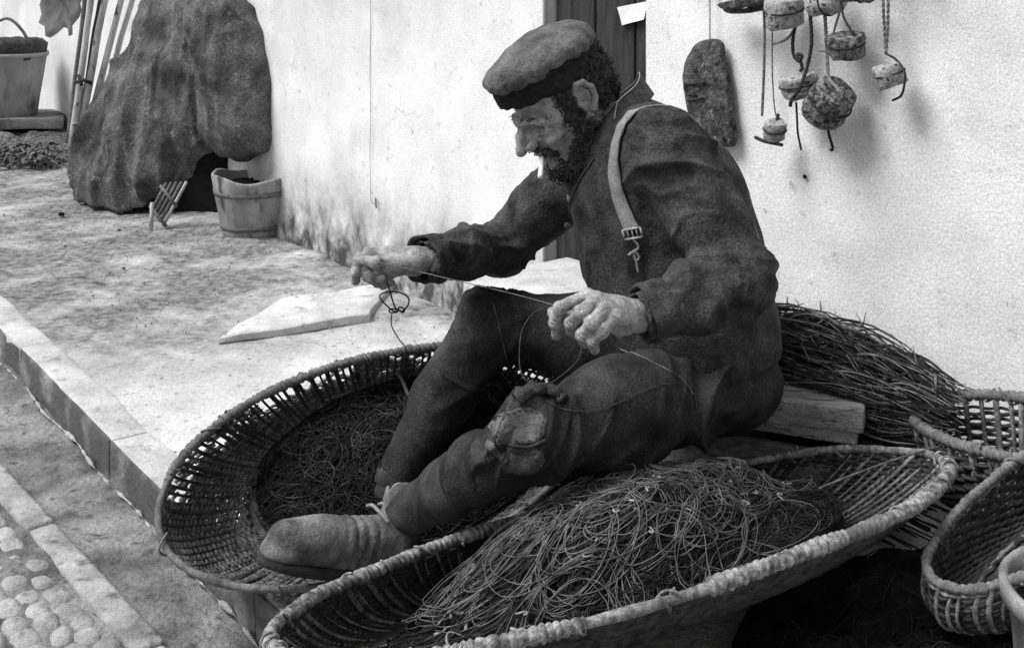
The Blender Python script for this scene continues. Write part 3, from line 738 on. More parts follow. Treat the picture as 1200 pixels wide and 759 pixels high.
cap = linkq('cap', V, Fc, M['cap'], man)
mb = MB()
ring = [CO+(CF*(.006+math.cos(a)*.110)+HL*math.sin(a)*.087) for a in np.linspace(0, 2*PI, 72, endpoint=False)]
prof = [(-.020, 1.0), (-.021, 1.035), (-.010, 1.055), (.008, 1.065), (.022, 1.05), (.026, 1.0)]
VV = []
for (hh, k) in prof:
    for j, q in enumerate(ring): VV.append(CO+(q-CO)*k+CU*(hh+.002*math.sin(j*1.7)+.0015*math.sin(j*.6))+(q-CO)*.01*math.sin(j*.9))
NR = len(ring); mb.add(VV, [[i*NR+j, i*NR+(j+1) % NR, (i+1)*NR+(j+1) % NR, (i+1)*NR+j] for i in range(len(prof)-1) for j in range(NR)])
mb.tube([CO+(q-CO)*1.075+CU*.0235 for q in ring], .0032, 6, closed=True)
mb.build('cap_band', M['band'], cap)

# ---- jacket
def seg_par(V, a, b):
    ba = b-a; t = np.clip(((V-a)@ba)/(ba@ba), 0, 1); q = V-a-t[:, None]*ba; return t, np.linalg.norm(q, axis=1), t*np.linalg.norm(ba), q
def folds(V, n, a, b, lam, amp, rmax, seed, slant=.0, wt=None):
    t, d, L, q = seg_par(V, a, b); ax = unit(b-a); x, y = frame(ax); ang = np.arctan2(q@y, q@x)
    wgt = np.clip(1-(d-rmax)/.03, 0, 1)*np.clip(.65+1.2*sn(V, 8, seed+1, 2), .15, 1)
    if wt is not None: wgt = wgt*wt(t)
    q2 = q+ax*(L*(1+0*L))[:, None]; qn = (V-a)@np.array([ax, x, y]).T; w_ = np.stack([qn[:, 0]+slant*np.sin(ang+seed)*1.2, qn[:, 1]*.42, qn[:, 2]*.42], 1)
    k_ = 2.1/lam
    r1 = np.clip(1-np.abs(sn(w_, k_*.5, seed, 2))*2.6, 0, 1)**1.6; r2 = np.clip(1-np.abs(sn(w_, k_*.95, seed+7, 2))*2.4, 0, 1)**1.6
    return n*((r1-.35)*amp+(r2-.3)*amp*.45)[:, None]*wgt[:, None]
s = SDF((-.30, 1.80, .22), (.66, 2.66, .98), .0042)
s.ell(CH+[0, 0, .01], (.172, .195, .14), (TF, TL, TU), .05)
s.ell([.325, 2.33, .575], (.182, .195, .16), (TF, TL, TU), .06)
s.ell([.352, 2.33, .46], (.168, .195, .13), (TF, TL, TU), .06)
s.ell([.375, 2.335, .385], (.14, .19, .10), (TF, TL, TU), .06)
s.ell(NB+[.03, 0, -.02], (.095, .11, .06), (TF, TL, TU), .05)
s.chain([(fS, .075), (NB+[.04, .0, -.05], .095), (nS+[.0, 0, -.004], .083)], .05)
s.chain([(nS, .083), (nS*.45+nE*.55+[.004, 0, 0], .075), (nE, .069)], .025)
s.chain([(nE, .069), ((nE+nWr)/2+[0, 0, -.004], .060), (nWr+(nE-nWr)*.10, .044)], .02)
s.chain([(fS, .075), ((fS+fE)/2, .066), (fE, .062)], .025)
s.chain([(fE, .062), ((fE+fWr)/2, .055), (fWr+(fE-fWr)*.10, .040)], .02)
# hollow the cuffs and the neck
for wr, el, r_ in ((nWr, nE, .034), (fWr, fE, .032)):
    d = unit(wr-el); s.cone(wr-d*.055, wr+d*.10, r_, r_+.004, .006, 's')
s.plane(np.array([.3, 2.3, .335]), [0.25, 0, -1], .02)
s.cone(hp(-.02, 0, -.05), hp(.0, 0, .06), .068, .068, .01, 's')
V, Fc = s.mesh(); n = vnormals(V, Fc)
D = np.zeros_like(V)
D += folds(V, n, nS, nE, .044, .015, .085, 61, .03)
D += folds(V, n, nE, nWr, .036, .012, .075, 63, .02)
D += folds(V, n, fS, fE, .036, .013, .08, 65, .02)
D += folds(V, n, fE, fWr, .034, .012, .07, 67, .02)
# drapery of the trunk: folds running down from the shoulders to the lap
b_ = (V-CH)@TL; a_ = (V-CH)@TU
tr = np.clip(1-np.minimum.reduce([seg_par(V, nS, nE)[1], seg_par(V, nE, nWr)[1]+.03])/-.0001, 0, 1)
ph = PI*(b_*1.0+.35*a_*np.sign(b_))/.052+2.5*sn(V, 7, 71, 2)
wgt = np.clip((.70-V[:, 2])/.15, .15, 1)*np.clip(seg_par(V, nS, nE)[1]/.075-.95, 0, 1)*np.clip(.4+sn(V, 6, 72, 2)*1.3, 0, 1)
D += n*((1-np.abs(np.sin(ph))-.36)*.014*wgt)[:, None]
D += n*(sn(V, 17, 73, 3)*.004)[:, None]+n*(sn(V, 70, 74, 2)*.0012)[:, None]
V = V+D
jacket = linkq('jacket', V, Fc, M['jacket'], man)
jbv = BVHTree.FromPolygons([Vector(v) for v in V], Fc.tolist())
# turned back cuffs
def cuff(wr, el, r_, sd):
    d = unit(wr-el); x, y = frame(d); mb = MB(); R = 40
    prof = [(-.050, r_*1.04), (-.048, r_*1.16), (-.030, r_*1.19), (-.012, r_*1.22), (.000, r_*1.26), (.003, r_*1.18), (-.004, r_*1.06), (-.03, r_*.96)]
    VV = []
    for (hh, rr) in prof:
        for j in range(R):
            a = 2*PI*j/R; k = 1+.07*math.sin(a*3+sd)+.04*math.sin(a*7+sd*2+hh*60)
            VV.append(wr-d*.012+d*(hh+.004*math.sin(a*2+sd))+(x*math.cos(a)+y*math.sin(a))*rr*k)
    mb.add(VV, [[i*R+j, i*R+(j+1) % R, (i+1)*R+(j+1) % R, (i+1)*R+j] for i in range(len(prof)-1) for j in range(R)])
    return mb.build('cuff', M['jacket'], jacket)
cuff(nWr, nE, .041, 1.0); cuff(fWr, fE, .038, 2.2)

# standing collar: open band round the neck, higher at the nape
def collar():
    ax = unit(hp(-.03, 0, -.02)-NB); c = NB+np.array([.012, 0, .010]); x = unit(HF-ax*(HF@ax)); y = np.cross(ax, x)
    def f(sd):
        def g(a, b):
            an = math.radians(38+284*a); rr = .076+.004*math.sin(an*3)+.014*b; h_ = .046*b-.006+.004*math.sin(an*5)*b
            drop = .040*max(0, math.cos(an)); p = c+(x*math.cos(an)*rr*1.08+y*math.sin(an)*rr*.95)
            return p+ax*(h_-drop)+(x*math.cos(an)+y*math.sin(an))*(sd*.0022*(1-.6*b))
        return g
    mb = MB(); mb.grid(f(1), 48, 8); g2 = f(-1); mb.grid(lambda a, b: g2(1-a, b), 48, 8)
    o = mb.build('collar', M['collar'], jacket)
    mb = MB(); g1 = f(1.0); mb.tube([g1(t, 1.0) for t in np.linspace(0, 1, 60)], .0014, 6); mb.build('collar_edge', M['strap'], jacket)
collar()

def on_surface(px, py, off, bv):
    o = Vector((0, 0, H)); d = Vector(P(px, py, 1.0))-o; d.normalize(); hit = bv.ray_cast(o, d)
    if hit[0] is None: return None, None
    nn = hit[1] if hit[1].dot(d) < 0 else -hit[1]
    return np.array(hit[0]+nn*off), np.array(nn)
def ribbon(path, width, bv, off=.006, th=.003, nn=12, extra=None):
    sp = spline(np.array([(a, b, 0) for a, b in path]), nn); pts, nrm = [], []
    for q in sp:
        p, n_ = on_surface(q[0], q[1], off, bv)
        if p is not None: pts.append(p); nrm.append(n_)
    if extra is not None: pts += extra[0]; nrm += extra[1]
    pts = np.array(pts); nrm = np.array(nrm)
    for _ in range(3):
        pts[1:-1] = (pts[:-2]+2*pts[1:-1]+pts[2:])/4; nrm[1:-1] = (nrm[:-2]+2*nrm[1:-1]+nrm[2:])/4
    t = np.gradient(pts, axis=0); mb = MB(); VV = []
    for i in range(len(pts)):
        sd = unit(np.cross(t[i], nrm[i])); u_ = unit(np.cross(sd, t[i]))
        for (a, b) in ((-.5, 0), (-.48, 1), (0, 1.25), (.48, 1), (.5, 0), (0, -.3)): VV.append(pts[i]+sd*width*a+u_*th*b*(1 if u_@nrm[i] > 0 else -1))
    m_ = 6; mb.add(VV, [[i*m_+k, i*m_+(k+1) % m_, (i+1)*m_+(k+1) % m_, (i+1)*m_+k] for i in range(len(pts)-1) for k in range(m_)]+[list(range(m_)), [(len(pts)-1)*m_+k for k in range(m_)]])
    return mb, pts, nrm
# brace over the near shoulder, its buckle and the knotted cord that hangs from it
path = [(742, 267), (737, 258), (727, 230), (722, 200), (725, 168), (733, 146), (742, 135)]
p0, _ = on_surface(742, 135, .005, jbv); ex = [[], []]
for t in np.linspace(.02, .46, 24):
    q = p0+np.array([.9, .12, 0])*t*.8+np.array([0, 0, .10*t/.1*(1 if t < .1 else 1)*.35-1.3*max(0, t-.08)])
    hit = jbv.find_nearest(Vector(q)); nn_ = np.array(hit[1]); nn_ = nn_ if nn_@(np.array(hit[0])-CH) > 0 else -nn_
    ex[0].append(np.array(hit[0])+nn_*.005); ex[1].append(nn_)
mb, sp_, sn_ = ribbon(path, .029, jbv, .005, extra=ex)
strap = mb.build('shoulder_strap', M['strap'], jacket)
e, en = on_surface(743, 272, .009, jbv); e2, _ = on_surface(748, 290, .010, jbv)
dn = unit(e2-e); sd = unit(np.cross(dn, en)); mb = MB()
for k in (-1, 1):
    mb.tube([e-sd*.018+dn*.009*k, e+sd*.018+dn*.009*k], .0024, 6); mb.tube([e+sd*.018*k-dn*.009, e+sd*.018*k+dn*.009], .0024, 6)
for k in (-.5, 0, .5): mb.tube([e+sd*.018*k-dn*.009, e+sd*.018*k+dn*.009], .0016, 5)
mb.build('buckle', M['metal'], strap)
q = [on_surface(x, y, .008, jbv)[0] for x, y in ((743, 278), (750, 288), (741, 294), (738, 297), (746, 293), (751, 300), (746, 303), (744, 296), (747, 306), (749, 318))]
mb = MB(); mb.tube(spline(q, 8), .0026, 6); mb.build('tie_cord', M['strap'], strap)
# placket seam, buttons, hem toggle
mb, *_ = ribbon([(697, 185), (678, 215), (668, 245), (670, 275), (677, 300)], .004, jbv, .002, .0015); mb.build('seam', M['collar'], jacket)
for (x, y) in ((668, 232), (664, 262), (672, 291)):
    p, n_ = on_surface(x, y, .003, jbv)
    if p is None: continue
    mb = MB(); mb.lathe(p, n_, [(-.003, .001), (-.003, .0065), (.002, .0072), (.003, .005), (.002, .001)], 14); mb.build('button', M['metal'], jacket)

# ---- trousers
s = SDF((-.36, 1.82, .06), (.60, 2.66, .56), .0042)
s.ell(PEL+[.015, 0, -.02], (.145, .19, .105), (TF, TL, TU), .04)
s.ell(PEL+[.025, 0, -.02], (.11, .17, .09), (TF, TL, TU), .05)
s.chain([(nH, .098), (nH*.5+nK*.5, .088), (nK+(nH-nK)*.12, .074)], .05)
s.chain([(fH, .10), (fH*.5+fK*.5, .086), (fK+(fH-fK)*.08+[0, 0, -.005], .068)], .05)
s.ell(nK+[.0, .01, .0], (.062, .064, .064), k=.03)
s.chain([(fK, .066), ((fK+fA)/2, .060), (fA, .044)], .03)
s.chain([(nK, .066), (nK*.62+nA*.38, .057), (nK*.45+nA*.55, .050)], .03)
V, Fc = s.mesh(); n = vnormals(V, Fc); D = np.zeros_like(V)
D += folds(V, n, nH, nK, .052, .020, .11, 81, .04, lambda t: .7+.6*np.clip(np.maximum(1-t*2.2, (t-.6)*2.5), 0, 1))
D += folds(V, n, fH, fK, .050, .020, .11, 83, .04, lambda t: .4+.6*np.clip(np.maximum(1-t*2.2, (t-.7)*4), 0, 1))
D += folds(V, n, fK, fA, .08, .011, .09, 85, .05)+folds(V, n, nK, nA, .08, .006, .08, 89, .03)
D += n*(sn(V, 16, 86)*.0045)[:, None]+n*(sn(V, 60, 87, 2)*.0012)[:, None]
V = V+D
trousers = linkq('trousers', V, Fc, M['trousers'], man)
tbv = BVHTree.FromPolygons([Vector(v) for v in V], Fc.tolist())
M['patch2'] = mat('grey_patch', .035, .10, 30, .95, .6, 200, .003, grain=.5)
# sewn patches on the near knee: pieces of cloth that follow the leg
def patch(cx, cy, rx, ry, rot, m, off=.003, seed=0, bv=None):
    mb = MB(); R, S_ = 8, 44; VV = []; edge = []
    for i in range(R+1):
        for j in range(S_):
            a = 2*PI*j/S_; ca, sa = math.cos(a), math.sin(a); sq = (abs(ca)**3.5+abs(sa)**3.5)**(-1/3.5)
            rr = min(i, R-1)/(R-1)*sq*(1+.10*math.sin(a*2+seed)+.05*math.sin(a*5+seed*2)+.035*math.sin(a*13+seed)); u_, v_ = rx*rr*ca, ry*rr*sa
            p, n_ = on_surface(cx+u_*math.cos(rot)-v_*math.sin(rot), cy+u_*math.sin(rot)+v_*math.cos(rot), (off+.0016*mnoise.noise(Vector((u_*.2, v_*.2, seed)))) if i < R else -.003, bv or tbv)
            if p is None: p = VV[-1] if VV else np.zeros(3)
            VV.append(p)
            if i == R-2: edge.append((p, n_))
    mb.add(VV, [[i*S_+j, i*S_+(j+1) % S_, (i+1)*S_+(j+1) % S_, (i+1)*S_+j] for i in range(R) for j in range(S_)])
    o = mb.build('knee_patch', m, trousers)
    if m is not M['patch']: return o
    mb = MB()
    for j in range(0, S_, 2):
        p, n_ = edge[j]; q, _ = edge[(j+1) % S_]
        if n_ is None: continue
        mb.tube([p+n_*.0003, (p+q)/2+n_*.0016, q+n_*.0003], .0007, 4)
    mb.build('stitching', M['leather_dark'], o)
patch(607, 500, 30, 22, -.22, M['patch'], .0018, 1.)
patch(613, 540, 25, 15, .1, M['patch2'], .0016, 4.1)
mb, *_ = ribbon([(572, 520), (580, 526), (588, 534), (594, 541)], .014, tbv, .0025, .002); mb.build('knee_tie', M['patch'], trousers)
mb, *_ = ribbon([(585, 522), (600, 522), (620, 523), (640, 515)], .005, tbv, .002, .002); mb.build('garter', M['leather_dark'], trousers)
mb, *_ = ribbon([(521, 438), (534, 446), (550, 454), (566, 457), (580, 455)], .012, tbv, .002, .003); mb.build('boot_top', M['leather_dark'], trousers)
mb, *_ = ribbon([(604, 470), (616, 462), (630, 458), (646, 460), (660, 470)], .022, tbv, .003, .007); mb.build('rolled_cloth', M['jacket'], trousers)

# ---- near legging, boots
s = SDF(np.minimum(nK, nA)-.16, np.maximum(nK, nA)+.16, .0036)
d = unit(nK-nA)
s.chain([(nA+d*.01, .040), (nA*.6+nK*.4, .050), (nK*.72+nA*.28, .059)], .03)
s.plane(nA-d*.012, -d, .008)
V, Fc = s.mesh(); n = vnormals(V, Fc)
V = V+folds(V, n, nA, nK, .09, .0045, .07, 91, .03)+n*(sn(V, 20, 92)*.003)[:, None]
linkq('legging', V, Fc, M['leather_dark'], man)
def boot(ank, toe_dir, L_, hgt, m, lab=None):
    f = unit(toe_dir); l = unit(np.cross([0, 0, 1], f)); z = np.cross(f, l)
    B = ank-z*hgt
    s = SDF(B-.36, B+.36, .0034); pt = lambda a, b, c: B+f*a+l*b+z*c
    s.cone(ank+z*.015, pt(-.005, 0, .06), .041, .038, .02)
    s.ell(pt(-.028, 0, .045), (.044, .036, .046), (f, l, z), .02)
    s.chain([(pt(.0, 0, .055), .040), (pt(.06, 0, .058), .039), (pt(.12, 0, .050), .038), (pt(.165, 0, .048), .036), (pt(L_-.040, 0, .052), .027)], .03)
    s.ell(pt(L_-.075, .0, .047), (.060, .042, .031), (f, l, z), .02)
    s.ell(pt(L_*.58, 0, .024), (.11, .043, .018), (f, l, z), .012); s.ell(pt(L_-.062, 0, .026), (.056, .041, .020), (f, l, z), .012)
    s.plane(pt(0, 0, .012), -z, .003)
    V, Fc = s.mesh(); n = vnormals(V, Fc)
    a = (V-B)@f
    V = V+n*(sn(V, 24, 95)*.004+(np.abs(np.sin(PI*(a-.02)/.022+1.5*sn(V, 15, 96)))-.6)*.004*np.exp(-((a-.09)/.035)**2))[:, None]
    o = linkq('boot', V, Fc, m, man)
    mb = MB(); out = [(-.07, .0), (-.06, .028), (-.02, .036), (.04, .033), (.09, .037), (.15, .045), (L_-.065, .042), (L_-.020, .024), (L_-.004, 0)]
    full = out+[(x, -y) for x, y in out[-2:0:-1]]; ring = spline([pt(x, y, 0) for x, y in full], 5, True); K = len(ring); cc = ring.mean(0)
    VV = np.vstack([ring+z*.001, cc+(ring-cc)*1.02+z*.006, cc+(ring-cc)*1.02+z*.015, cc+(ring-cc)*.9+z*.019, [cc+z*.001]])
    Fc = [[i*K+j, i*K+(j+1) % K, (i+1)*K+(j+1) % K, (i+1)*K+j] for i in range(3) for j in range(K)]+[[4*K, (j+1) % K, j] for j in range(K)]
    mb.add(VV, Fc); mb.build('sole', M['leather_dark'], o)
    return o, B, f, l, z
bt, B_, f_, l_, z_ = boot(nA+[0, 0, .004], np.array([-.66, -.50, .34]), .270, .112, M['leather'])
# tongue, laces and a loose bow at the instep
pt = lambda a, b, c: B_+f_*a+l_*b+z_*c
mb = MB()
mb.tube(spline([pt(.165, -.012, .080), pt(.12, -.012, .085), pt(.075, -.008, .094), (pt(.04, 0, .104)), pt(.015, .0, .120)], 8), [.005]*33, 6, mod=lambda L, a, t: 1+.25*math.sin(L*200))
mb.build('lace_edge', M['strap'], bt)
mb = MB()
for (a, b, c) in (((.045, .03, .105), (.06, -.01, .118), (.045, -.05, .106)), ((.028, .034, .112), (.035, -.01, .124), (.02, -.05, .112)), ((.02, -.03, .128), (-.005, -.05, .15), (-.02, -.03, .158)), ((.02, -.03, .128), (0, -.065, .14), (-.005, -.07, .115))):
    mb.tube(spline([pt(*a), pt(*b), pt(*c)], 8), .0035, 6)
mb.build('lace', M['strap'], bt)
boot(fA, np.array([-.75, .40, -.06]), .25, .1, M['leather_dark'])

# ---- cigarette between the lips
c0, c1 = hp(.100, .008, -.0725), P(633, 207, 2.17)
mb = MB(); mb.tube([c0, c0*.5+c1*.5, c1], .0048, 10); o = mb.build('cigarette', M['white'], None, origin=c0); tag(o, 'short white cigarette drooping from the lips of the man', 'cigarette')
# ------------------------------------------------------------------ wicker baskets
def basket(lab, group, c, A, B, depth, bs, m_rim, m_stake, m_weave, rim_r, n_stake, levels, seed, gaps=None, bare=None, sup=2.3, bulge=.55, stake_r=.0036, weave_r=.0026, floor_m=None, wrap=.0125, lean=None, in_off=0., hoops=(), m_hoop=None, bare_r=.8, name='wicker_basket', bare_m=None):
    c, A, B = (np.asarray(q, float) for q in (c, A, B)); N = unit(np.cross(A, B)); N = N if N[2] > 0 else -N
    r = random.Random(seed)
    dvec = -N*depth if lean is None else np.asarray(lean, float)
    def ring(th):
        ca, sa = np.cos(th), np.sin(th); k = (np.abs(ca)**sup+np.abs(sa)**sup)**(-1/sup)
        return np.outer(ca*k, A)+np.outer(sa*k, B)
    def sp(th, t, off=0.0):
        th = np.atleast_1d(th); t = np.atleast_1d(t)*np.ones(len(th)); s_ = 1-(1-bs)*t**1.5
        q = ring(th)
        return c+q*s_[:, None]+dvec[None]*np.sin(np.clip(t, 0, 1)*PI/2)[:, None]+q/np.linalg.norm(q, axis=1)[:, None]*off
    tips = sp(np.linspace(0, 2*PI, 60), 1.0); base = np.array([c[0]+dvec[0], c[1]+dvec[1], max(0, tips[:, 2].min())])
    T = thing(name, lab, 'basket', base, group)
    # even spacing round the rim
    th = np.linspace(0, 2*PI, 1441); L = np.concatenate([[0], np.cumsum(np.linalg.norm(np.diff(sp(th, 0), axis=0), axis=1))]); per = L[-1]
    even = lambda n: np.interp(np.linspace(0, per, n, endpoint=False), L, th)
    # rim: a thick hoop wrapped with split willow
    n = int(per/(wrap/8)); tr = even(n)
    P0 = sp(tr, 0)+np.array([.004*mnoise.noise(Vector((math.cos(a)*3, math.sin(a)*3, seed))) for a in tr])[:, None]*N
    rr = np.array([rim_r*(1+.22*mnoise.noise(Vector((math.cos(a)*9, math.sin(a)*9, seed+3.3)))) for a in tr])
    isb = np.array([bool(bare and any(lo <= math.degrees(a) % 360 <= hi for lo, hi in bare)) for a in tr])
    ph = np.linspace(0, per/wrap, n)+.9*np.array([mnoise.noise(Vector((a*14, seed, 0))) for a in tr])
    wr_ = [r.random() for _ in range(997)]
    def mod(Ld, ang, f):
        i = min(n-1, int(f*n))
        if isb[i]: return bare_r*np.ones(len(ang))
        return (.58+.46*np.abs(np.sin(PI*(ph[i]+.22*np.cos(ang+.7))))**.42)*(.94+.14*wr_[int(ph[i]) % 997])
    mb = MB(); mb.tube(P0, rr, 9, closed=True, mod=mod)
    # loose ends and extra lashings standing proud of the rim
    for i in range(int(per/.09)):
        j = r.randrange(n-30); q = P0[j:j+r.randrange(9, 26)]; x, y = frame(q[-1]-q[0]); a0 = r.uniform(0, 6.3); k = rr[j]*1.15
        an = a0+np.linspace(0, r.uniform(2, 7), len(q))
        mb.tube(q+np.outer(np.cos(an)*k, x)+np.outer(np.sin(an)*k, y), .0022, 5)
    mb.build('rim', m_rim, T)
    # stakes
    mb = MB(); ts = even(n_stake)
    tt = np.linspace(0, 1, 10)
    for i, a in enumerate(ts):
        a += r.uniform(-.25, .25)*2*PI/n_stake; sl_ = r.uniform(-.35, .35)*2*PI/n_stake
        for k in range(1 if r.random() < .6 else 2):
            aa = a+k*.011; off = np.array([.002*math.sin(6*t+i) for t in tt])
            pts = np.array([sp(aa+sl_*t, t, .0015*((-1)**i)+o_+in_off*min(1, 4*t))[0] for t, o_ in zip(tt, off)])
            mb.tube(pts, stake_r*r.uniform(.75, 1.25)*np.linspace(1.05, .8, 10), 5)
    mb.build('stakes', m_stake, T)
    # weavers: rods going in front of one stake and behind the next
    mb = MB(); m4 = n_stake*4
    for li, t in enumerate(levels):
        te = even(m4); o0 = r.uniform(0, 1)
        ww = np.array([.0046*math.sin(PI*(i/4)+PI*(li % 2)) for i in range(m4)])
        tv = np.clip(t+np.array([.012*mnoise.noise(Vector((math.cos(a)*4, math.sin(a)*4, li*.7+seed))) for a in te]), .01, .995)
        pts = sp(te, tv, 0)+ring(te)/np.linalg.norm(ring(te), axis=1)[:, None]*ww[:, None]
        rad = weave_r*r.uniform(.8, 1.2)
        keep = np.ones(m4, bool)
        if gaps:
            for (d0, d1, t0, t1, pk) in gaps:
                if t0 <= t <= t1:
                    dg = np.degrees(te) % 360
                    inside = (dg >= d0) & (dg <= d1) if d0 <= d1 else (dg >= d0) | (dg <= d1)
                    nz = np.array([mnoise.noise(Vector((a*7, li*1.7, seed))) for a in te]); keep &= ~(inside & (nz < pk))
        # cut the ring into runs
        if keep.all(): mb.tube(pts, rad, 5, closed=True)
        else:
            idx = np.where(keep)[0]
            if len(idx) == 0: continue
            for run in np.split(idx, np.where(np.diff(idx) > 1)[0]+1):
                if len(run) > 3: mb.tube(pts[run], rad, 5)
    mb.build('woven_side', m_weave, T)
    for t in hoops:
        te = even(240); mb = MB(); mb.tube(sp(te, t, -in_off*.6+.004)+N*.003*np.array([mnoise.noise(Vector((a*5, t, seed))) for a in te])[:, None], stake_r*1.25, 6, closed=True, mod=lambda L_, a_, f_: 1+.25*np.sin(L_*260+a_)); mb.build('hoop', m_hoop or m_stake, T)
    # floor
    mb = MB(); R_ = 10; te = even(72); VV = []
    for i in range(R_+1):
        q = sp(te, 1.0); cc = q.mean(0); f = 1-i/R_
        for j, p in enumerate(q): VV.append(cc+(p-cc)*f*1.01+N*(.004*math.sin(i*3.1)*math.sin(j*.9))-N*.004)
    mb.add(VV, [[i*72+j, i*72+(j+1) % 72, (i+1)*72+(j+1) % 72, (i+1)*72+j] for i in range(R_) for j in range(72)])
    mb.build('basket_floor', floor_m or m_weave, T)
    return T, sp, N

# the great basket in front
fc, fA, fB = np.array([.195, 1.868, .228]), np.array([.53, .238, .040]), np.array([-.13, .27, -.085])
front, fsp, fN = basket('large oval wicker basket in the foreground heaped with tangled fishing line', None, fc, fA, fB, .20, .70, M['wick'], M['wick'], M['wick_dark'], .0115, 124,
    list(np.linspace(.05, 1.0, 40)), 21, bare=[(246, 264), (335, 360), (0, 62)], bare_r=.66, lean=(-.03, .10, -.145), stake_r=.0028, weave_r=.0042, in_off=-.006)
# the one behind the man's feet
lc, lA, lB = P(448, 534, 2.27), np.array([.40, .13, .040]), np.array([-.017, .17, .143])
left, lsp, lN = basket('oval wicker basket with open weave under the legs of the man, by the kerb', None, lc, lA, lB, .17, .66, M['wick_mid'], M['wick_dark'], M['wick_grey'], .0095, 130,
    list(np.linspace(.05, 1.0, 38)), 33, gaps=[(20, 175, .04, .36, -.05), (100, 128, .05, .24, .8)], lean=(-.01, .11, -.082), stake_r=.0030, weave_r=.0038, sup=2.1, bare=[(168, 335)], bare_r=.72, in_off=-.005)
# two more by the wall on the right
rb1, r1sp, r1N = basket('low wicker basket with pale ribs at the right edge beyond the added black heap', None, (.965, 1.80, .405), (.33, .09, .165), (-.05, .11, -.01), .12, .66, M['wick_mid'], M['wick'], M['wick_dark'], .008, 84,
    list(np.linspace(.1, 1, 20)), 41, lean=(-.03, .01, -.125), stake_r=.0032, weave_r=.0034, in_off=.006, hoops=(.06, .97), m_hoop=M['wick'])
rb2, r2sp, r2N = basket('small dark rimmed wicker basket close to the wall behind the pale ribbed one', None, (.93, 2.04, .335), (.14, -.185, .03), (.085, .065, .02), .13, .80, M['wick_mid'], M['wick'], M['wick_dark'], .011, 46,
    list(np.linspace(.12, 1, 18)), 47, lean=(.0, .0, -.13), stake_r=.0044, weave_r=.0036, in_off=-.006)

# ------------------------------------------------------------------ the heap of long line in the great basket
def inside(sp, c, u, v):           # point over the basket floor; u, v in -1..1
    q = sp(math.atan2(v, u), 1.0)[0]; b0 = sp(np.linspace(0, 2*PI, 24), 1.0).mean(0); return b0+(q-b0)*math.hypot(u, v)
fb0 = fsp(np.linspace(0, 2*PI, 48), 1.0).mean(0)
uA, uB = unit(fA), unit(fB-fA*(fB@fA)/(fA@fA)); lA_, lB_ = np.linalg.norm(fA)*.74, np.linalg.norm(fB)*.76
def heap_z(x, y):                  # x,y: -1..1 in the basket
    r2 = x*x+y*y
    z = .155*math.exp(-((((x+.05)/.54)**2+((y-.32)/.85)**2)**1.7))+.055*math.exp(-(((x-.68)/.36)**2+(y/.75)**2)**1.5)+.03*max(0, 1-((x-.15)/.88)**2-y*y)**.5+.010
    return z+.012*mnoise.noise(Vector((x*4, y*4, 2.2)))
def hpnt(x, y, dz=0.0):
    r_ = min(1, math.hypot(x, y)); e = .94+.16*min(1, max(0, heap_z(x, y)/.12))
    p = fb0+uA*x*lA_*e+uB*y*lB_*e+np.array([.05, -.02, 0])*heap_z(x, y)/.13; return p+np.array([0, 0, heap_z(x, y)+dz])
hp_t = thing('fishing_line_heap', 'tangled heap of long waxed fishing line piled in the large front basket', 'fishing line', fb0)
mb = MB(); NR_, NS_ = 22, 72; VV = []
for i in range(NR_+1):
    for j in range(NS_):
        a = 2*PI*j/NS_; rr = 1-i/NR_; q = hpnt(rr*1.02*math.cos(a), rr*1.02*math.sin(a), -.012+.008*mnoise.noise(Vector((rr*14*math.cos(a), rr*14*math.sin(a), 0))))
        VV.append(q)
mb.add(VV, [[i*NS_+j, i*NS_+(j+1) % NS_, (i+1)*NS_+(j+1) % NS_, (i+1)*NS_+j] for i in range(NR_) for j in range(NS_)])
mb.build('heap_core', M['near_black'], hp_t)
def strand(r, px, py, R0, squash, turns, lift, seed):
    n_ = int(26*turns)+8; ph = r.uniform(0, 6.3); rot = r.uniform(0, 3.14); pts = []
    for i in range(n_):
        t = i/(n_-1); a = ph+turns*2*PI*t; rad = R0*(1+.28*mnoise.noise(Vector((a*.6, seed*1.3, 0)))); x_, y_ = rad*math.cos(a), rad*squash*math.sin(a)
        X_ = px+x_*math.cos(rot)-y_*math.sin(rot)+.03*mnoise.noise(Vector((t*3, seed, 5))); Y_ = py+(x_*math.sin(rot)+y_*math.cos(rot))*1.6
        d_ = math.hypot(X_, Y_)
        if d_ > .98: X_, Y_ = X_*.98/d_, Y_*.98/d_
        pts.append(hpnt(X_, Y_, lift*(.5+.9*mnoise.noise(Vector((t*5, seed, 9))))))
    return pts
r = random.Random(77); mbs = {'line': MB(), 'mid': MB(), 'dark': MB()}
for i in range(680):
    ang_ = r.uniform(0, 2*PI); rr = math.sqrt(r.random())*.92
    if rr*math.cos(ang_) < -.35 and r.random() < .75: ang_ = PI-ang_
    k = 'dark' if r.random() < .62 else 'mid'
    mbs[k].tube(strand(r, rr*math.cos(ang_), rr*math.sin(ang_), r.uniform(.05, .19), r.uniform(.65, 1), r.uniform(1.0, 3.0), r.uniform(.0, .018), i), r.uniform(.0006, .0010), 4)
for i in range(120):               # the paler lines on the crown of the heap
    px_, py_ = r.gauss(.08, .30), r.gauss(.12, .42)
    mbs['line'].tube(strand(r, px_, py_, r.uniform(.08, .24), r.uniform(.6, 1), r.uniform(1.1, 3.4), r.uniform(.012, .034), i+900), r.uniform(.0007, .0012), 4)
M['line_mid'] = mat('grey_line', .018, .085, 30, .7, .1, 100, .001)
mbs['dark'].build('dark_line', M['line_dark'], hp_t); mbs['mid'].build('grey_line', M['line_mid'], hp_t); mbs['line'].build('pale_line', M['line'], hp_t)
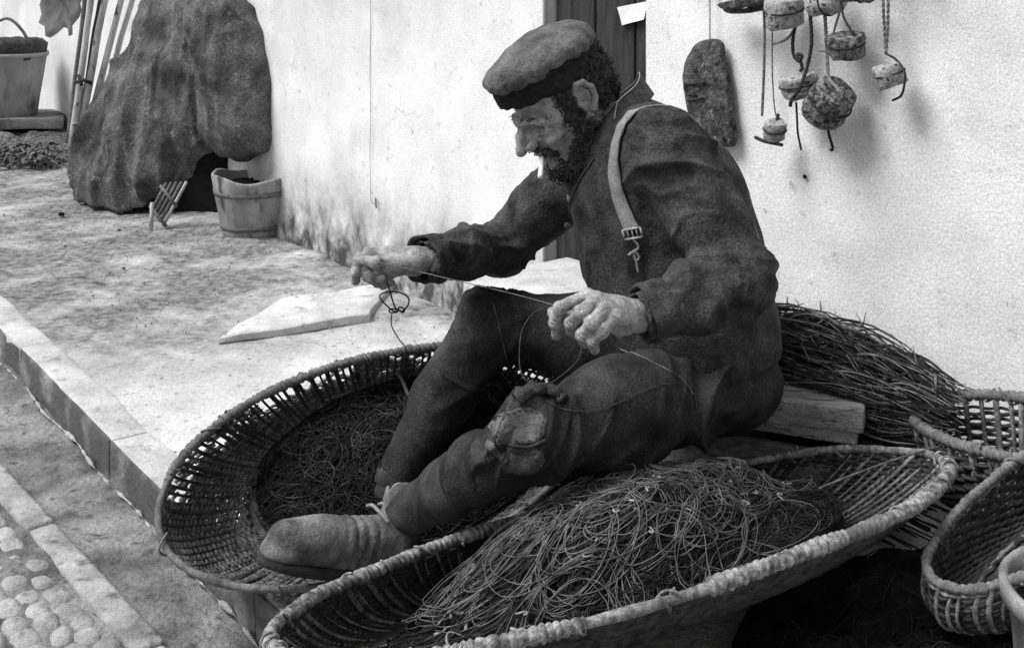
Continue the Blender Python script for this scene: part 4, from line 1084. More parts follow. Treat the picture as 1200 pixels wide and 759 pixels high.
def hook_mb(c, d, n_, L_):
    d = unit(d); x = unit(np.cross(d, n_)); pts = [c-d*L_*.5, c, c+d*L_*.3, c+d*L_*.5+x*L_*.16, c+d*L_*.42+x*L_*.36, c+d*L_*.18+x*L_*.40]
    m_ = MB(); m_.tube(spline(pts, 5), .0017, 5); return m_
for i in range(24):
    x_, y_ = r.gauss(.08, .36), r.gauss(.0, .32)
    if math.hypot(x_, y_) > .9: continue
    c_ = hpnt(x_, y_, .014); a = r.uniform(0, 6.3)
    hook_mb(c_, [math.cos(a), math.sin(a), r.uniform(-.3, .3)], [0, 0, 1.], r.uniform(.011, .021)).build('hook', M['metal'], hp_t)
# pale shavings of split willow lying at the near end
sh_t = thing('willow_shavings', 'pale split willow shavings lying at the left end of the large front basket', 'shavings', hpnt(-.72, -.2))
for i in range(14):
    a0_, b0_ = -.86+.34*r.random(), r.uniform(-.55, .35); p0 = hpnt(a0_, b0_, .012); d_ = unit(uA*1+uB*r.uniform(-.7, .8)+np.array([0, 0, r.uniform(-.05, .2)])); L_ = r.uniform(.03, .10); bn = np.cross(d_, [0, 0, 1])*r.uniform(-.02, .02)
    mb = MB(); mb.tube(spline([p0, p0+d_*L_*.35+bn, p0+d_*L_*.7+bn*1.2+[0, 0, .004], p0+d_*L_], 5), np.linspace(r.uniform(.0015, .0035), .0008, 16), 5); mb.build('shaving', M['wick'], sh_t)

# dark mass of line in the left basket
lb0 = lsp(np.linspace(0, 2*PI, 48), 1.0).mean(0); vA, vB = unit(lA), unit(lB-lA*(lB@lA)/(lA@lA)); kA, kB = np.linalg.norm(lA)*.78, np.linalg.norm(lB)*.84
def lpnt(x, y, dz=0.0):
    z = .085*max(0, 1-((x-.25)/1.0)**2-(y/1.05)**2)**.7+.008*mnoise.noise(Vector((x*5, y*5, 7)))
    return lb0+vA*x*kA+vB*y*kB+lN*(z+dz+.006)
lh = thing('dark_line_heap', 'dark mass of tarred line in the open weave basket by the kerb', 'fishing line', lb0)
mb = MB(); VV = []
for i in range(15):
    for j in range(48):
        a = 2*PI*j/48; rr = (1-i/14); VV.append(lpnt(.10+rr*.90*math.cos(a), .04+rr*.98*math.sin(a), -.006))
mb.add(VV, [[i*48+j, i*48+(j+1) % 48, (i+1)*48+(j+1) % 48, (i+1)*48+j] for i in range(14) for j in range(48)])
mb.build('heap_core', M['near_black'], lh)
mb, mb2 = MB(), MB()
for i in range(420):
    x0, y0 = r.uniform(-.75, .95), r.uniform(-.85, .95); rot = r.uniform(0, 6.3); R0 = r.uniform(.05, .28); tn = r.uniform(.3, 1.3); pts = []
    for t in np.linspace(0, 1, 26):
        a = rot+tn*2*PI*t; X_, Y_ = x0+R0*math.cos(a), y0+1.6*R0*math.sin(a); d_ = math.hypot(X_-.1, Y_)
        if d_ > .93: X_, Y_ = .1+(X_-.1)*.93/d_, Y_*.93/d_
        pts.append(lpnt(X_, Y_, .004+.012*r.random()*.5+.006*mnoise.noise(Vector((t*4, i, 0)))))
    (mb2 if r.random() < .22 else mb).tube(pts, r.uniform(.0007, .0013), 4)
mb.build('dark_line', M['line_dark'], lh); mb2.build('grey_line', M['line_mid'], lh)

# loose hoop of withy sprung over the left basket's rim
q = [P(333, 492, 2.50), P(345, 470, 2.52), P(372, 452, 2.55), P(400, 432, 2.56), P(425, 422, 2.55), P(448, 424, 2.52), P(468, 440, 2.48), P(480, 465, 2.44), P(490, 468, 2.43)]
mb = MB(); mb.tube(spline(q, 8), .0042, 6); mb.tube(spline([P(322, 490, 2.47), P(330, 476, 2.49), P(350, 466, 2.51), P(378, 458, 2.50), P(388, 470, 2.48)], 8), .005, 6)
mb.tube(spline([P(366, 474, 2.44), P(400, 462, 2.46), P(440, 448, 2.49)], 8), .003, 6)
o = mb.build('bent_withy', M['wick_mid'], None, origin=q[0]); tag(o, 'thin bent withy arching over the back rim of the open weave basket', 'withy')

# ------------------------------------------------------------------ lines in the man's hands
LP = lambda pts, r_, m_, nm, lab, k=10: tag((lambda b: (b.tube(spline([P(*q) for q in pts], k), r_, 5), b.build(nm, M[m_], None, origin=P(*pts[0])))[1])(MB()), lab, 'fishing line')
LP([(423, 304, 2.215), (450, 309, 2.19), (498, 320, 2.17), (540, 330, 2.12), (600, 344, 2.03), (650, 358, 1.94), (664, 366, 1.93)], .0008, 'line', 'taut_line', 'single taut line drawn between the two hands of the man')
LP([(453, 330, 2.24), (456, 338, 2.24), (460, 352, 2.24), (464, 364, 2.24), (458, 366, 2.235), (456, 363, 2.24), (464, 362, 2.24), (472, 366, 2.24), (474, 362, 2.245), (468, 360, 2.24), (464, 366, 2.24), (452, 357, 2.235), (445, 348, 2.235), (450, 343, 2.235), (465, 342, 2.24), (478, 348, 2.245), (478, 358, 2.245), (470, 366, 2.24)], .0016, 'line_dark', 'knotted_line', 'dark knotted loop of line dangling below the far hand of the man')
LP([(459, 368, 2.24), (459, 382, 2.25), (468, 398, 2.28), (476, 411, 2.33), (470, 440, 2.40)], .0012, 'line_dark', 'trailing_line', 'thin dark line trailing from the knot down to the open weave basket')
LP([(682, 402, 1.88), (680, 414, 1.87), (672, 428, 1.85), (640, 450, 1.83), (612, 440, 1.84), (610, 395, 1.89), (622, 370, 1.93), (640, 360, 1.94), (660, 364, 1.93)], .0008, 'line_mid', 'looped_line', 'loose loop of line hanging from the near hand over the lap of the man')
def SP(pts, r_, m_, nm, lab, k=10):
    q = spline(np.array([(a, b, 0) for a, b in pts]), k); out = []
    for a in q:
        hits = [h for h in (on_surface(a[0], a[1], .0022, tbv)[0], on_surface(a[0], a[1], .0022, jbv)[0]) if h is not None]
        if hits: out.append(min(hits, key=lambda h: h[1]))
    b = MB(); b.tube(out, r_, 5); tag(b.build(nm, M[m_], None, origin=out[0]), lab, 'fishing line')
SP([(578, 356), (584, 378), (589, 402), (596, 428)], .0010, 'line', 'knee_line', 'pale line hanging over the raised knee of the man')
SP([(728, 408), (745, 416), (770, 428), (795, 442), (812, 462), (816, 480)], .0011, 'line', 'thigh_line', 'pale line lying across the dark thigh down to the heap of line')
SP([(640, 470), (660, 480), (690, 482), (720, 474), (745, 462), (770, 452), (800, 448)], .0009, 'line_mid', 'lap_line', 'thin line curving low over the near thigh of the man')
LP([(960, 572, 1.93), (1000, 556, 1.97), (1050, 538, 2.02), (1090, 526, 2.07), (1126, 518, 2.12)], .0020, 'line', 'rim_line', 'straight pale line stretched over the right end of the large basket')
# ------------------------------------------------------------------ the box he sits on
def rough(mbx, amp, k, seed, cuts=5):
    out = MB()
    bm = bmesh.new(); off = 0
    V = np.concatenate(mbx.v); vs = [bm.verts.new(p) for p in V]
    for f in mbx.f: bm.faces.new([vs[i] for i in f])
    bmesh.ops.subdivide_edges(bm, edges=bm.edges[:], cuts=cuts, use_grid_fill=True)
    bm.verts.index_update(); VV = np.array([v.co for v in bm.verts]); FF = [[v.index for v in f.verts] for f in bm.faces]; bm.free()
    VV = VV+amp*np.stack([sn(VV, k, seed), sn(VV, k, seed+1), sn(VV, k, seed+2)], 1); out.add(VV, FF); return out
e1 = unit(P(1010, 488, 2.19)-P(845, 467, 2.285)); e1[2] = 0; e1 = unit(e1); e2 = np.cross([0, 0, 1], e1); fl = P(1010, 488, 2.19); fl[2] = 0
bc = fl-e1*.235+e2*.15
bt_ = thing('wooden_box', 'low wooden box with a worn plank lid that the man sits on', 'box', bc)
def bxm(c, half, bev, seed, amp=.003): m_ = MB(); m_.box(c, (e1, e2, (0, 0, 1)), half, bev); return rough(m_, amp, 30, seed)
bxm(bc+[0, 0, .284], (.237, .150, .022), .008, 3, .004).build('lid', M['seat'], bt_)
bxm(bc-e2*.002+[0, 0, .253], (.227, .140, .012), .003, 4).build('lid_batten', M['seat'], bt_)
for k, z0 in enumerate((.06, .155)): bxm(bc-e2*.128+[0, 0, z0+.018], (.215, .010, .045), .004, 6+k).build('front_board', M['wood'], bt_)
bxm(bc+e2*.128+[0, 0, .125], (.215, .010, .112), .004, 9).build('rear_board', M['wood'], bt_)
for sg in (-1, 1): bxm(bc+e1*sg*.203+[0, 0, .125], (.010, .114, .112), .004, 12).build('side_board', M['wood'], bt_)

# ------------------------------------------------------------------ bundle of heath twigs by the wall
tb0 = P(1000, 470, 2.38); tb0g = tb0.copy(); tb0g[2] = .0
tb = thing('brushwood_bundle', 'long loose bundle of dark brushwood twigs lying along the wall behind the box', 'brushwood', tb0g)
r = random.Random(5); mbA, mbB = MB(), MB()
a0 = P(880, 420, 2.50); a1 = P(1118, 488, 2.17); ax_ = unit(a1-a0); Lb = np.linalg.norm(a1-a0); sx = unit(np.cross(ax_, [0, 0, 1])); sz = np.cross(sx, ax_)
for i in range(1300):
    t0, t1 = sorted((r.uniform(-.2, .8), r.uniform(.1, 1.02)))
    if t1-t0 < .25: t1 = t0+.3
    if t1 > 1.04: t0 -= t1-1.04; t1 = 1.04
    an = r.uniform(0, 6.3); rr = math.sqrt(r.random()); pts = []
    bow = r.uniform(-.02, .03)
    for t in np.linspace(t0, t1, 9):
        wv_ = .115*(1-.45*max(0, t-.25)) if t > 0 else .115
        hz = (.115-.05*max(0, t)+.02*math.sin(PI*min(1, max(0, t))))
        p = a0+ax_*Lb*t+sx*rr*math.cos(an)*wv_*.75+sz*rr*math.sin(an)*hz+np.array([0, 0, bow*math.sin((t-t0)/(t1-t0)*PI)])
        p = p+np.array([mnoise.noise(Vector((t*6, i, 1))), mnoise.noise(Vector((t*6, i, 4))), mnoise.noise(Vector((t*6, i, 8)))])*.007
        o_ = WN@(p-WA)
        if o_ < .012: p = p+WN*(.012-o_+.02*r.random())
        pts.append(p)
    (mbA if r.random() < .42 else mbB).tube(pts, np.linspace(r.uniform(.0016, .0032), .0009, 9), 5)
    if r.random() < .35:
        q = pts[r.randrange(2, 7)]; d_ = unit(ax_*r.uniform(-1, .4)+sx*r.uniform(-1, 1)+sz*r.uniform(-.2, 1.2)); 
        if WN@(q+d_*.05-WA) > .01: mbA.tube([q, q+d_*.02, q+d_*r.uniform(.025, .05)], [.0018, .0014, .0007], 4)
M['twig_dark'] = mat('dark_twigs', .012, .06, 40, .9, .3, 200, .002)
mbA.build('pale_twigs', M['twig'], tb); mbB.build('dark_twigs', M['twig_dark'], tb)
# what the bundle lies on: an older, flattened bundle of the same brushwood
r = random.Random(6); mbB = MB()
for i in range(420):
    u0 = r.uniform(-.15, .25); L_ = r.uniform(.35, .75); pts = []
    zz, oo = r.uniform(.01, .26), r.uniform(.03, .20)
    for t in np.linspace(0, 1, 7):
        p = a0*[1, 1, 0]+unit(ax_*[1, 1, 0])*(u0+L_*t)*Lb+np.array([0, 0, zz])+.012*np.array([mnoise.noise(Vector((t*4, i, 1))), mnoise.noise(Vector((t*4, i, 4))), abs(mnoise.noise(Vector((t*4, i, 8))))])
        o_ = WN@(p-WA); p = p+WN*(oo-o_)*.8; pts.append(p)
    mbB.tube(pts, np.linspace(.004, .0015, 7), 5)
o = mbB.build('flattened_brushwood', M['twig_dark'], None, origin=(a0+a1)/2*[1, 1, 0]); tag(o, 'flattened dark brushwood packed on the pavement under the long twig bundle', 'brushwood')

# ------------------------------------------------------------------ black heap added in place of ground shade, and pot, right front corner
nt_c = np.array([.80, 1.86, 0])
def mound_grid(cx, cy, rx, ry, hz, seed):
    V = []; NU, NV = 90, 90
    for i in range(NU+1):
        for j in range(NV+1):
            x, y = -1+2*i/NU, -1+2*j/NV; q = Vector((x*3, y*3, seed)); e_ = 1-(abs(x)**2.6+abs(y)**2.6)
            z = hz*max(0, e_)**.5*(.75+.35*mnoise.noise(q)+.2*mnoise.noise(q*2.7))+.012*abs(mnoise.noise(q*7))+.006*mnoise.noise(q*17)-.01*(e_ <= 0)
            V.append([cx+rx*x, cy+ry*y, z])
    return V, [[i*(NV+1)+j, (i+1)*(NV+1)+j, (i+1)*(NV+1)+j+1, i*(NV+1)+j+1] for i in range(NU) for j in range(NV)]
V, Fc = mound_grid(.82, 1.84, .46, .30, .19, 3.3)
V2, Fc2 = mound_grid(.40, 1.62, .62, .28, .07, 8.1)
nh = thing('shade_heap', 'black heap added in place of shade on the ground below the front rim of the great basket', 'dark filler', nt_c)
link('shade_mound', V, Fc, M['near_black'], nh); link('shade_sheet', V2, Fc2, M['near_black'], nh)
bvn = BVHTree.FromPolygons([Vector(v) for v in V]+[Vector(v) for v in V2], list(Fc)+[[i+len(V) for i in f] for f in Fc2]); r = random.Random(8); mb = MB()
for i in range(520):
    x, y = .80+r.uniform(-.34, .34), 1.83+r.uniform(-.28, .28); a = r.uniform(0, 6.3); L_ = r.uniform(.05, .2); cv = r.uniform(-5, 5); pts = []
    if i % 2: x, y = .40+r.uniform(-.5, .5), 1.62+r.uniform(-.22, .25)
    for t in np.linspace(0, 1, 12):
        hq = bvn.ray_cast(Vector((x, y, 1)), Vector((0, 0, -1)))
        if hq[0] is None: break
        pts.append(np.array(hq[0])+[0, 0, .002+.004*math.sin(t*9+i)]); x += math.cos(a)*L_/12; y += math.sin(a)*L_/12; a += cv*L_/12*3
    if len(pts) > 4: mb.tube(pts, r.uniform(.0009, .0018), 4)
mb.build('shade_heap_strands', M['line_dark'], nh)

V3, Fc3 = mound_grid(.13, 2.56, .17, .14, .07, 5.2)  # dark mound added to cover a bright gap of pavement
o = link('dark_filler', V3, Fc3, M['near_black'], origin=[.13, 2.56, 0]); tag(o, 'small dark mound added to cover the bright pavement under the thighs of the man', 'dark filler')
pc = P(1181, 690, 1.62); pr = .14; pcx = np.array([pc[0]+pr*.98, 1.62, 0]); pz = pc[2]
pt_ = thing('clay_pot', 'pale pot with a thick rim cut by the lower right corner of the picture', 'pot', pcx)
mb = MB(); mb.lathe(pcx, [0, 0, 1], [(.0, .0), (.0, .085), (.05, .098), (.15, .115), (pz-.03, .124), (pz-.026, .138), (pz-.006, .140), (pz, .135), (pz-.003, .127), (pz-.03, .121), (.18, .112), (.06, .09), (.05, .0)], 48, .004, 3, 9)
mb.build('pot_body', M['bucket'], pt_)

# ------------------------------------------------------------------ bucket by the wall
bk = G(292, 280); bk = bk+np.array([0, .10, 0])
bt2 = thing('wooden_bucket', 'weathered wooden bucket standing beside the canvas covered heap at the foot of the wall', 'bucket', bk)
mb = MB(); n_ = 44; prof = [(.0, .0), (.0, .136), (.02, .138), (.10, .153), (.20, .170), (.255, .180), (.262, .176), (.255, .167), (.12, .145), (.02, .125), (.02, 0)]
mb.lathe(bk, [0, 0, 1], prof, n_, .006, 5, 7)
V = mb.v[0]; ang = np.arctan2(V[:, 1]-bk[1], V[:, 0]-bk[0]); rad_ = np.hypot(V[:, 0]-bk[0], V[:, 1]-bk[1])
V[:, 2] += np.where(V[:, 2] > .22, .012*np.sin(ang*2+1)+.006*np.sin(ang*5), 0); kf = 1-.016*(np.abs(np.sin(ang*7)) < .12); V[:, 0] = bk[0]+(V[:, 0]-bk[0])*kf; V[:, 1] = bk[1]+(V[:, 1]-bk[1])*kf
mb.build('bucket_body', M['bucket'], bt2)
for z0, rr in ((.045, .1435), (.19, .170)):
    mb = MB(); mb.lathe(bk, [0, 0, 1], [(z0-.010, rr-.004), (z0-.010, rr+.001), (z0+.010, rr+.005), (z0+.010, rr-.002)], n_); mb.build('hoop', M['wood'], bt2)
def muck():
    V = []; 
    for i in range(9):
        for j in range(24):
            a = 2*PI*j/24; rr = .155*(1-i/8); V.append(bk+[rr*math.cos(a), rr*math.sin(a), .215+.02*mnoise.noise(Vector((rr*30*math.cos(a), rr*30*math.sin(a), 2)))])
    return V, [[i*24+j, i*24+(j+1) % 24, (i+1)*24+(j+1) % 24, (i+1)*24+j] for i in range(8) for j in range(24)]
link('bucket_contents', *muck(), M['near_black'], bt2)

# ------------------------------------------------------------------ canvas covered heap
cg = G(190, 238); cg = cg+np.array([0, .32, 0])
cv_ = thing('covered_heap', 'tall heap covered by coarse dark canvas sheets leaning at the wall', 'covered heap', cg)
def canvas(prims, lo, hi, seed, hem, nm, cut):
    s = SDF(lo, hi, .011)
    for p in prims: s.cone(*p)
    Yc = sum(p[0][1] for p in prims)/len(prims)
    V, Fc = s.mesh(); n = vnormals(V, Fc)
    tp = np.mean([p[1] for p in prims], axis=0); q_ = V-tp; rt = unit(np.array([.8, -.6, 0])); dz = np.clip(1.35-V[:, 2], 0, 2)
    e_ = (q_@rt)/(.55+.45*dz)
    ph = PI*e_/.105+1.9*sn(V*[1, 1, .45], 3.0, seed, 2)+.5*seed
    low = np.clip(.25+dz*.75, .2, 1.1)
    ph2 = PI*(V@np.array([.55, -.2, .75]))/.30+3.2*sn(V, 3.5, seed+4, 2)
    V = V+n*((1-np.abs(np.sin(ph))-.4)*.016*low+(1-np.abs(np.sin(ph2))-.4)*.020+(np.clip(1-np.abs(sn(V*[1, 1, .28], 8, seed+8, 2))*2.4, 0, 1)**1.5-.3)*.050*low+(np.clip(1-np.abs(sn(V*[1, 1, .45], 15, seed+9, 2))*2.4, 0, 1)**1.5-.3)*.016+sn(V, 6, seed+1)*.026+sn(V, 17, seed+2)*.005+sn(V, 60, seed+6, 2)*.0025)[:, None]
    # cut the hem: drop faces below a ragged line
    fc = V[Fc].mean(1); hemz = hem(fc)+.022*sn(fc, 14, seed+3)
    keep = fc[:, 2] > hemz; Fc = Fc[keep]
    used, inv = np.unique(Fc, return_inverse=True); V2 = V[used]; F2 = inv.reshape(-1, 4); n2 = n[used]
    o = linkq(nm, V2, F2, M['canvas'], cv_)
    md = o.modifiers.new('cloth_thickness', 'SOLIDIFY'); md.thickness = .012; md.offset = -1
    return o
pA = lambda x, y, Y: P(x, y, Y)
canvas([(pA(150, 208, 5.62), pA(200, 12, 5.62), .24, .12, .1), (pA(200, 195, 5.48), pA(218, 20, 5.52), .235, .14, .12), (pA(236, 150, 5.34), pA(236, 26, 5.36), .17, .15, .1), (pA(142, 170, 5.75), pA(204, 5, 5.7), .21, .10, .1)],
       (-2.75, 5.05, -.35), (-1.0, 6.1, 1.5), 5, lambda q: .03+.0*q[:, 0]+np.clip((q[:, 0]+1.72)*.62, 0, .33), 'large_canvas', None)
canvas([(pA(279, 158, 5.02), pA(266, 20, 5.06), .115, .105, .1), (pA(294, 150, 4.98), pA(284, 40, 5.02), .095, .085, .08), (pA(262, 140, 5.12), pA(255, 10, 5.16), .12, .12, .1)],
       (-1.75, 4.7, -.1), (-.85, 5.5, 1.5), 25, lambda q: .20+.0*q[:, 0], 'small_canvas', None)
# what shows beneath: the dark frame and a slatted crate
def core():
    m_ = MB(); c = P(232, 205, 5.35); c[2] = .0
    m_.box(np.array([c[0], c[1]+.05, .25]), ((1, -.3, 0), (.3, 1, 0), (0, 0, 1)), (.17, .07, .245), .02); return rough(m_, .006, 12, 4)
core().build('hidden_stack', M['near_black'], cv_)
ct0 = G(192, 268); ct1 = P(222, 212, 5.06); 
ct_t = thing('slatted_crate', 'broken slatted crate poking out from under the hem of the wide canvas', 'crate', ct0)
ca = unit(ct1-ct0); cb = unit(P(174, 240, 5.02)-P(196, 268, 4.98)); cn_ = unit(np.cross(ca, cb))
for k in range(5):
    mb = MB(); a_ = ct0+cb*(.022*k+.005)+np.array([0, 0, .01]); mb.tube([a_, a_+ca*(.22-.02*k)], .0075, 6); mb.build('slat', M['pole' if k == 0 else 'wood'], ct_t)
for k, t_ in enumerate((.02, .12)):
    mb = MB(); mb.tube([ct0+ca*t_-cb*.01+cn_*.008, ct0+ca*t_+cb*.115+cn_*.008], .0075, 6); mb.build('crossbar', M['wood'], ct_t)
mb = MB(); q = G(177, 270); mb.tube([q, q+[0.002, .01, .12]], .009, 6); mb.build('leg', M['pole'], ct_t)

# poles leaning left of the canvas, tied half way up
r = random.Random(4); tie = P(96, 96, 5.95)
for k, (x0, y0, x1, y1, rad_, m_) in enumerate(((84, 172, 112, -40, .020, 'pole'), (90, 176, 130, -40, .022, 'pole'), (96, 182, 152, -40, .020, 'pole'), (80, 168, 104, -40, .015, 'wood'), (102, 190, 166, -40, .018, 'pole'), (88, 170, 124, -40, .012, 'wood_dark'))):
    b = P(x0, y0, 5.95+.02*k); t_ = P(x1, y1, 6.02+.02*k); mb = MB(); pts = [b+(t_-b)*s_+.008*np.array([mnoise.noise(Vector((s_*4, k, 1))), 0, 0]) for s_ in np.linspace(0, 1, 12)]
    mb.tube(pts, np.linspace(rad_, rad_*.8, 12), 8)
    o = mb.build('leaning_pole', M[m_], None, origin=b)
    labs = ['pale leaning pole second from the left beside the wide canvas', 'pale leaning pole in the middle of the bunch by the canvas', 'thick pale pole leaning between the bunch and the canvas edge', 'thin grey pole, leftmost of the bunch leaning by the canvas', 'pale pole of the bunch half hidden behind the wide canvas', 'thin dark pole among the pale ones leaning by the canvas']
    tag(o, labs[k], 'pole', 'poles leaning at the wall')
mb = MB(); mb.tube([P(88, 97, 5.90), P(98, 94, 5.88), P(108, 98, 5.90)], .010, 6); mb.tube([P(92, 88, 5.9), P(96, 100, 5.88)], .010, 6); o = mb.build('pole_tie', M['wood_dark'], None, origin=tie); tag(o, 'dark cord tied round the bunch of leaning poles', 'cord')
tw_ = thing('twig_besom', 'thin splayed twigs of a besom standing at the foot of the leaning poles', 'besom', G(88, 215))
for k in range(9):
    b = G(76+r.uniform(0, 30), 196+r.uniform(0, 24)); t_ = P(88+r.uniform(-4, 8), 145, 5.92); mb = MB(); mb.tube([b, (b+t_)/2+[r.uniform(-.02, .02), 0, 0], t_], [.005, .007, .009], 5); mb.build('twig', M['pole' if k % 2 else 'wood_dark'], tw_)

# tub on its ledge at the far left, weeds beneath, leaf above
lg = G(38, 176); lz = P(40, 133, lg[1])[2]
lt = G(20, 172)
mb = MB(); Yl = 7.2
cL = P(20, 137, Yl); mb.box([cL[0]-.20, Yl+.06, cL[2]-.03], (unit([1, .35, 0]), unit([-.35, 1, 0]), (0, 0, 1)), (.44, .24, .035), .012)
o = rough(mb, .007, 14, 6).build('stone_ledge', M['dirt'], None, origin=[cL[0], Yl, cL[2]-.05]); tag(o, 'grey stone ledge carrying the pale tub at the left edge', 'ledge')
V, Fc = mound_grid(cL[0]-.12, Yl+.02, .62, .34, (cL[2]-.05)*1.05, 6.6)
o = link('rubble_support', V, Fc, M['weed'], origin=[cL[0], Yl, 0]); tag(o, 'rough dark rubble bank holding up the stone ledge above the weeds', 'rubble')
tc_ = np.array([P(12, 100, Yl)[0]-.02, Yl+.06, cL[2]+.006])
tb_t = thing('pale_tub', 'pale conical tub standing on the stone ledge at the left edge', 'tub', tc_)
hT = P(20, 62, Yl)[2]-tc_[2]
mb = MB(); mb.lathe(tc_, [0, 0, 1], [(0, 0), (0, .155), (hT*.3, .170), (hT*.7, .195), (hT*.93, .208), (hT*.94, .222), (hT, .224), (hT, .20), (hT*.6, .18), (hT*.6, 0)], 36, .006, 4, 6); mb.build('tub_body', M['terra'], tb_t)
bs_t = thing('dark_basket', 'small dark basket with a thin arched handle set in the pale tub', 'basket', tc_+[0, 0, hT*.6])
zb = hT*.62
mb = MB(); mb.lathe(tc_+[.0, 0, zb], [0, 0, 1], [(0, .02), (.0, .13), (.06, .165), (.12, .20), (.20, .205), (.235, .19), (.21, .15), (.12, .12), (.10, 0)], 40, .03, 8, 12)
V = mb.v[0]; mb.v[0] = V+.008*np.stack([sn(V, 60, 3), sn(V, 60, 4), sn(V, 60, 5)], 1); mb.build('basket_body', M['wick_dark'], bs_t)
q = [tc_+[-.17, 0, zb+.14], tc_+[-.12, .0, zb+.30], tc_+[-.02, 0, zb+.36], tc_+[.08, 0, zb+.27], tc_+[.12, 0, zb+.15]]
mb = MB(); mb.tube(spline(q, 8), .010, 6); mb.build('handle', M['wick_mid'], bs_t)
# weeds: many small blades and leaves, uncountable
r = random.Random(12); mb = MB()
for i in range(3200):
    x = r.uniform(-20, 84); y = r.triangular(140, 196, 168); q = G(x, y+6); h_ = r.uniform(.03, .12)*(1.1 if x < 60 else .6); a = r.uniform(0, 6.3); d = np.array([math.cos(a), math.sin(a), 0])
    side = np.cross(d, [0, 0, 1]); w_ = r.uniform(.006, .018); p1 = q+d*h_*.4+[0, 0, h_*.7]; p2 = q+d*h_*.9+[0, 0, h_*.6]
    mb.add([q-side*w_*.3, q+side*w_*.3, p1+side*w_, p1-side*w_, p2], [[0, 1, 2, 3], [3, 2, 4]])
o = mb.build('weeds', M['weed'], None, smooth=False, origin=G(38, 176)); tag(o, 'dry dark weeds growing below the stone ledge', 'weeds', kind='stuff')
# big leaf of a vine hanging into the picture
Ylf = 4.6; out = [(60, -30), (48, 6), (50, 16), (47, 27), (54, 31), (57, 42), (63, 44), (68, 40), (76, 32), (82, 34), (84, 42), (88, 41), (86, 30), (94, 20), (97, 12), (95, 4), (100, -4), (92, -30)]
lf = thing('vine_leaf', 'large pale jagged leaf hanging into the upper left of the picture', 'leaf', P(74, -30, Ylf))
cc = P(74, 4, Ylf); mb = MB(); ringp = [P(x, y, Ylf) for x, y in out]; V = []; K = len(ringp)
for lay in (0, 1):
    for f in (0, .35, .7, 1.0):
        for j, q in enumerate(ringp):
            p = cc+(q-cc)*f; rad_ = np.linalg.norm(p-cc); p = p+np.array([0, -.05*rad_*math.sin(j*1.4)-rad_*rad_*1.4+.0016*lay, 0]); V.append(p)
Fc = [[i*K+j, i*K+(j+1) % K, (i+1)*K+(j+1) % K, (i+1)*K+j] for i in list(range(3))+[4, 5, 6] for j in range(K)]+[[3*K+j, 3*K+(j+1) % K, 7*K+(j+1) % K, 7*K+j] for j in range(K)]
mb.add(V, Fc); mb.build('blade', M['leaf'], lf)
mb = MB(); mb.tube(spline([P(72, 2, Ylf)+[0, -.006, 0], P(75, -30, Ylf)+[0, .02, 0], P(84, -80, Ylf+.3), P(90, -120, 5.4)], 6), .004, 6); mb.build('stalk', M['wood'], lf)

# thin wire hanging down the wall with a knot at its end
mb = MB(); mb.tube([W(434, y, .006+.0006*math.sin(y*.2))+WD*.002*math.sin(y*.06) for y in range(-60, 236, 6)]+[W(440, 240, .008)], .0009, 5); mb.tube([W(440, 232, .008), W(441, 244, .009)], [.004, .003], 6)
o = mb.build('plumb_line', M['wood'], None, origin=W(434, -60, .006)); tag(o, 'thin plumb line hanging alone down the white wall left of the man', 'plumb line')

# ------------------------------------------------------------------ plank hanging on the wall behind his shoulder
out = [(806, 92), (809, 74), (814, 60), (824, 50), (838, 46), (848, 50), (852, 60), (857, 90), (861, 120), (865, 150), (865, 166), (859, 173), (846, 172), (836, 176), (826, 170), (815, 150), (812, 130), (808, 112)]
def slab(outl, off, th, m_, nm, lab, cat, seed=0, amp=.003):
    ring = spline([W(x, y, off) for x, y in outl], 4, True); K = len(ring); c = ring.mean(0); V = []
    for (f, d) in ((0, 0), (.5, 0), (.9, 0), (1, .004), (1.0, th-.004), (.93, th), (.5, th), (0, th)):
        for q in ring: V.append(c+(q-c)*f+WN*d)
    V = np.array(V); V = V+amp*np.stack([sn(V, 60, seed), sn(V, 60, seed+1), sn(V, 60, seed+2)], 1)
    return V, [[i*K+j, i*K+(j+1) % K, (i+1)*K+(j+1) % K, (i+1)*K+j] for i in range(7) for j in range(K)]
pl = thing('hanging_plank', 'dark rounded wooden plank hanging on a string from the white wall behind his shoulder', 'plank', W(838, 176, .02))
link('plank_board', *slab(out, .012, .022, None, '', '', ''), M['plank'], pl)
mb = MB(); mb.tube([W(832, y, .022) for y in (-60, -10, 20, 52)], .0016, 5); mb.build('string', M['rope'], pl)
for (xa, ya, xb, yb) in ((803, 99, 826, 97), (805, 118, 824, 115), (804, 110, 816, 112)):
    mb = MB(); mb.tube([W(xa, ya, .036), W((xa+xb)/2, (ya+yb)/2, .039), W(xb, yb, .037)], .0028, 5); mb.build('peg', M['rope_dark'], pl)

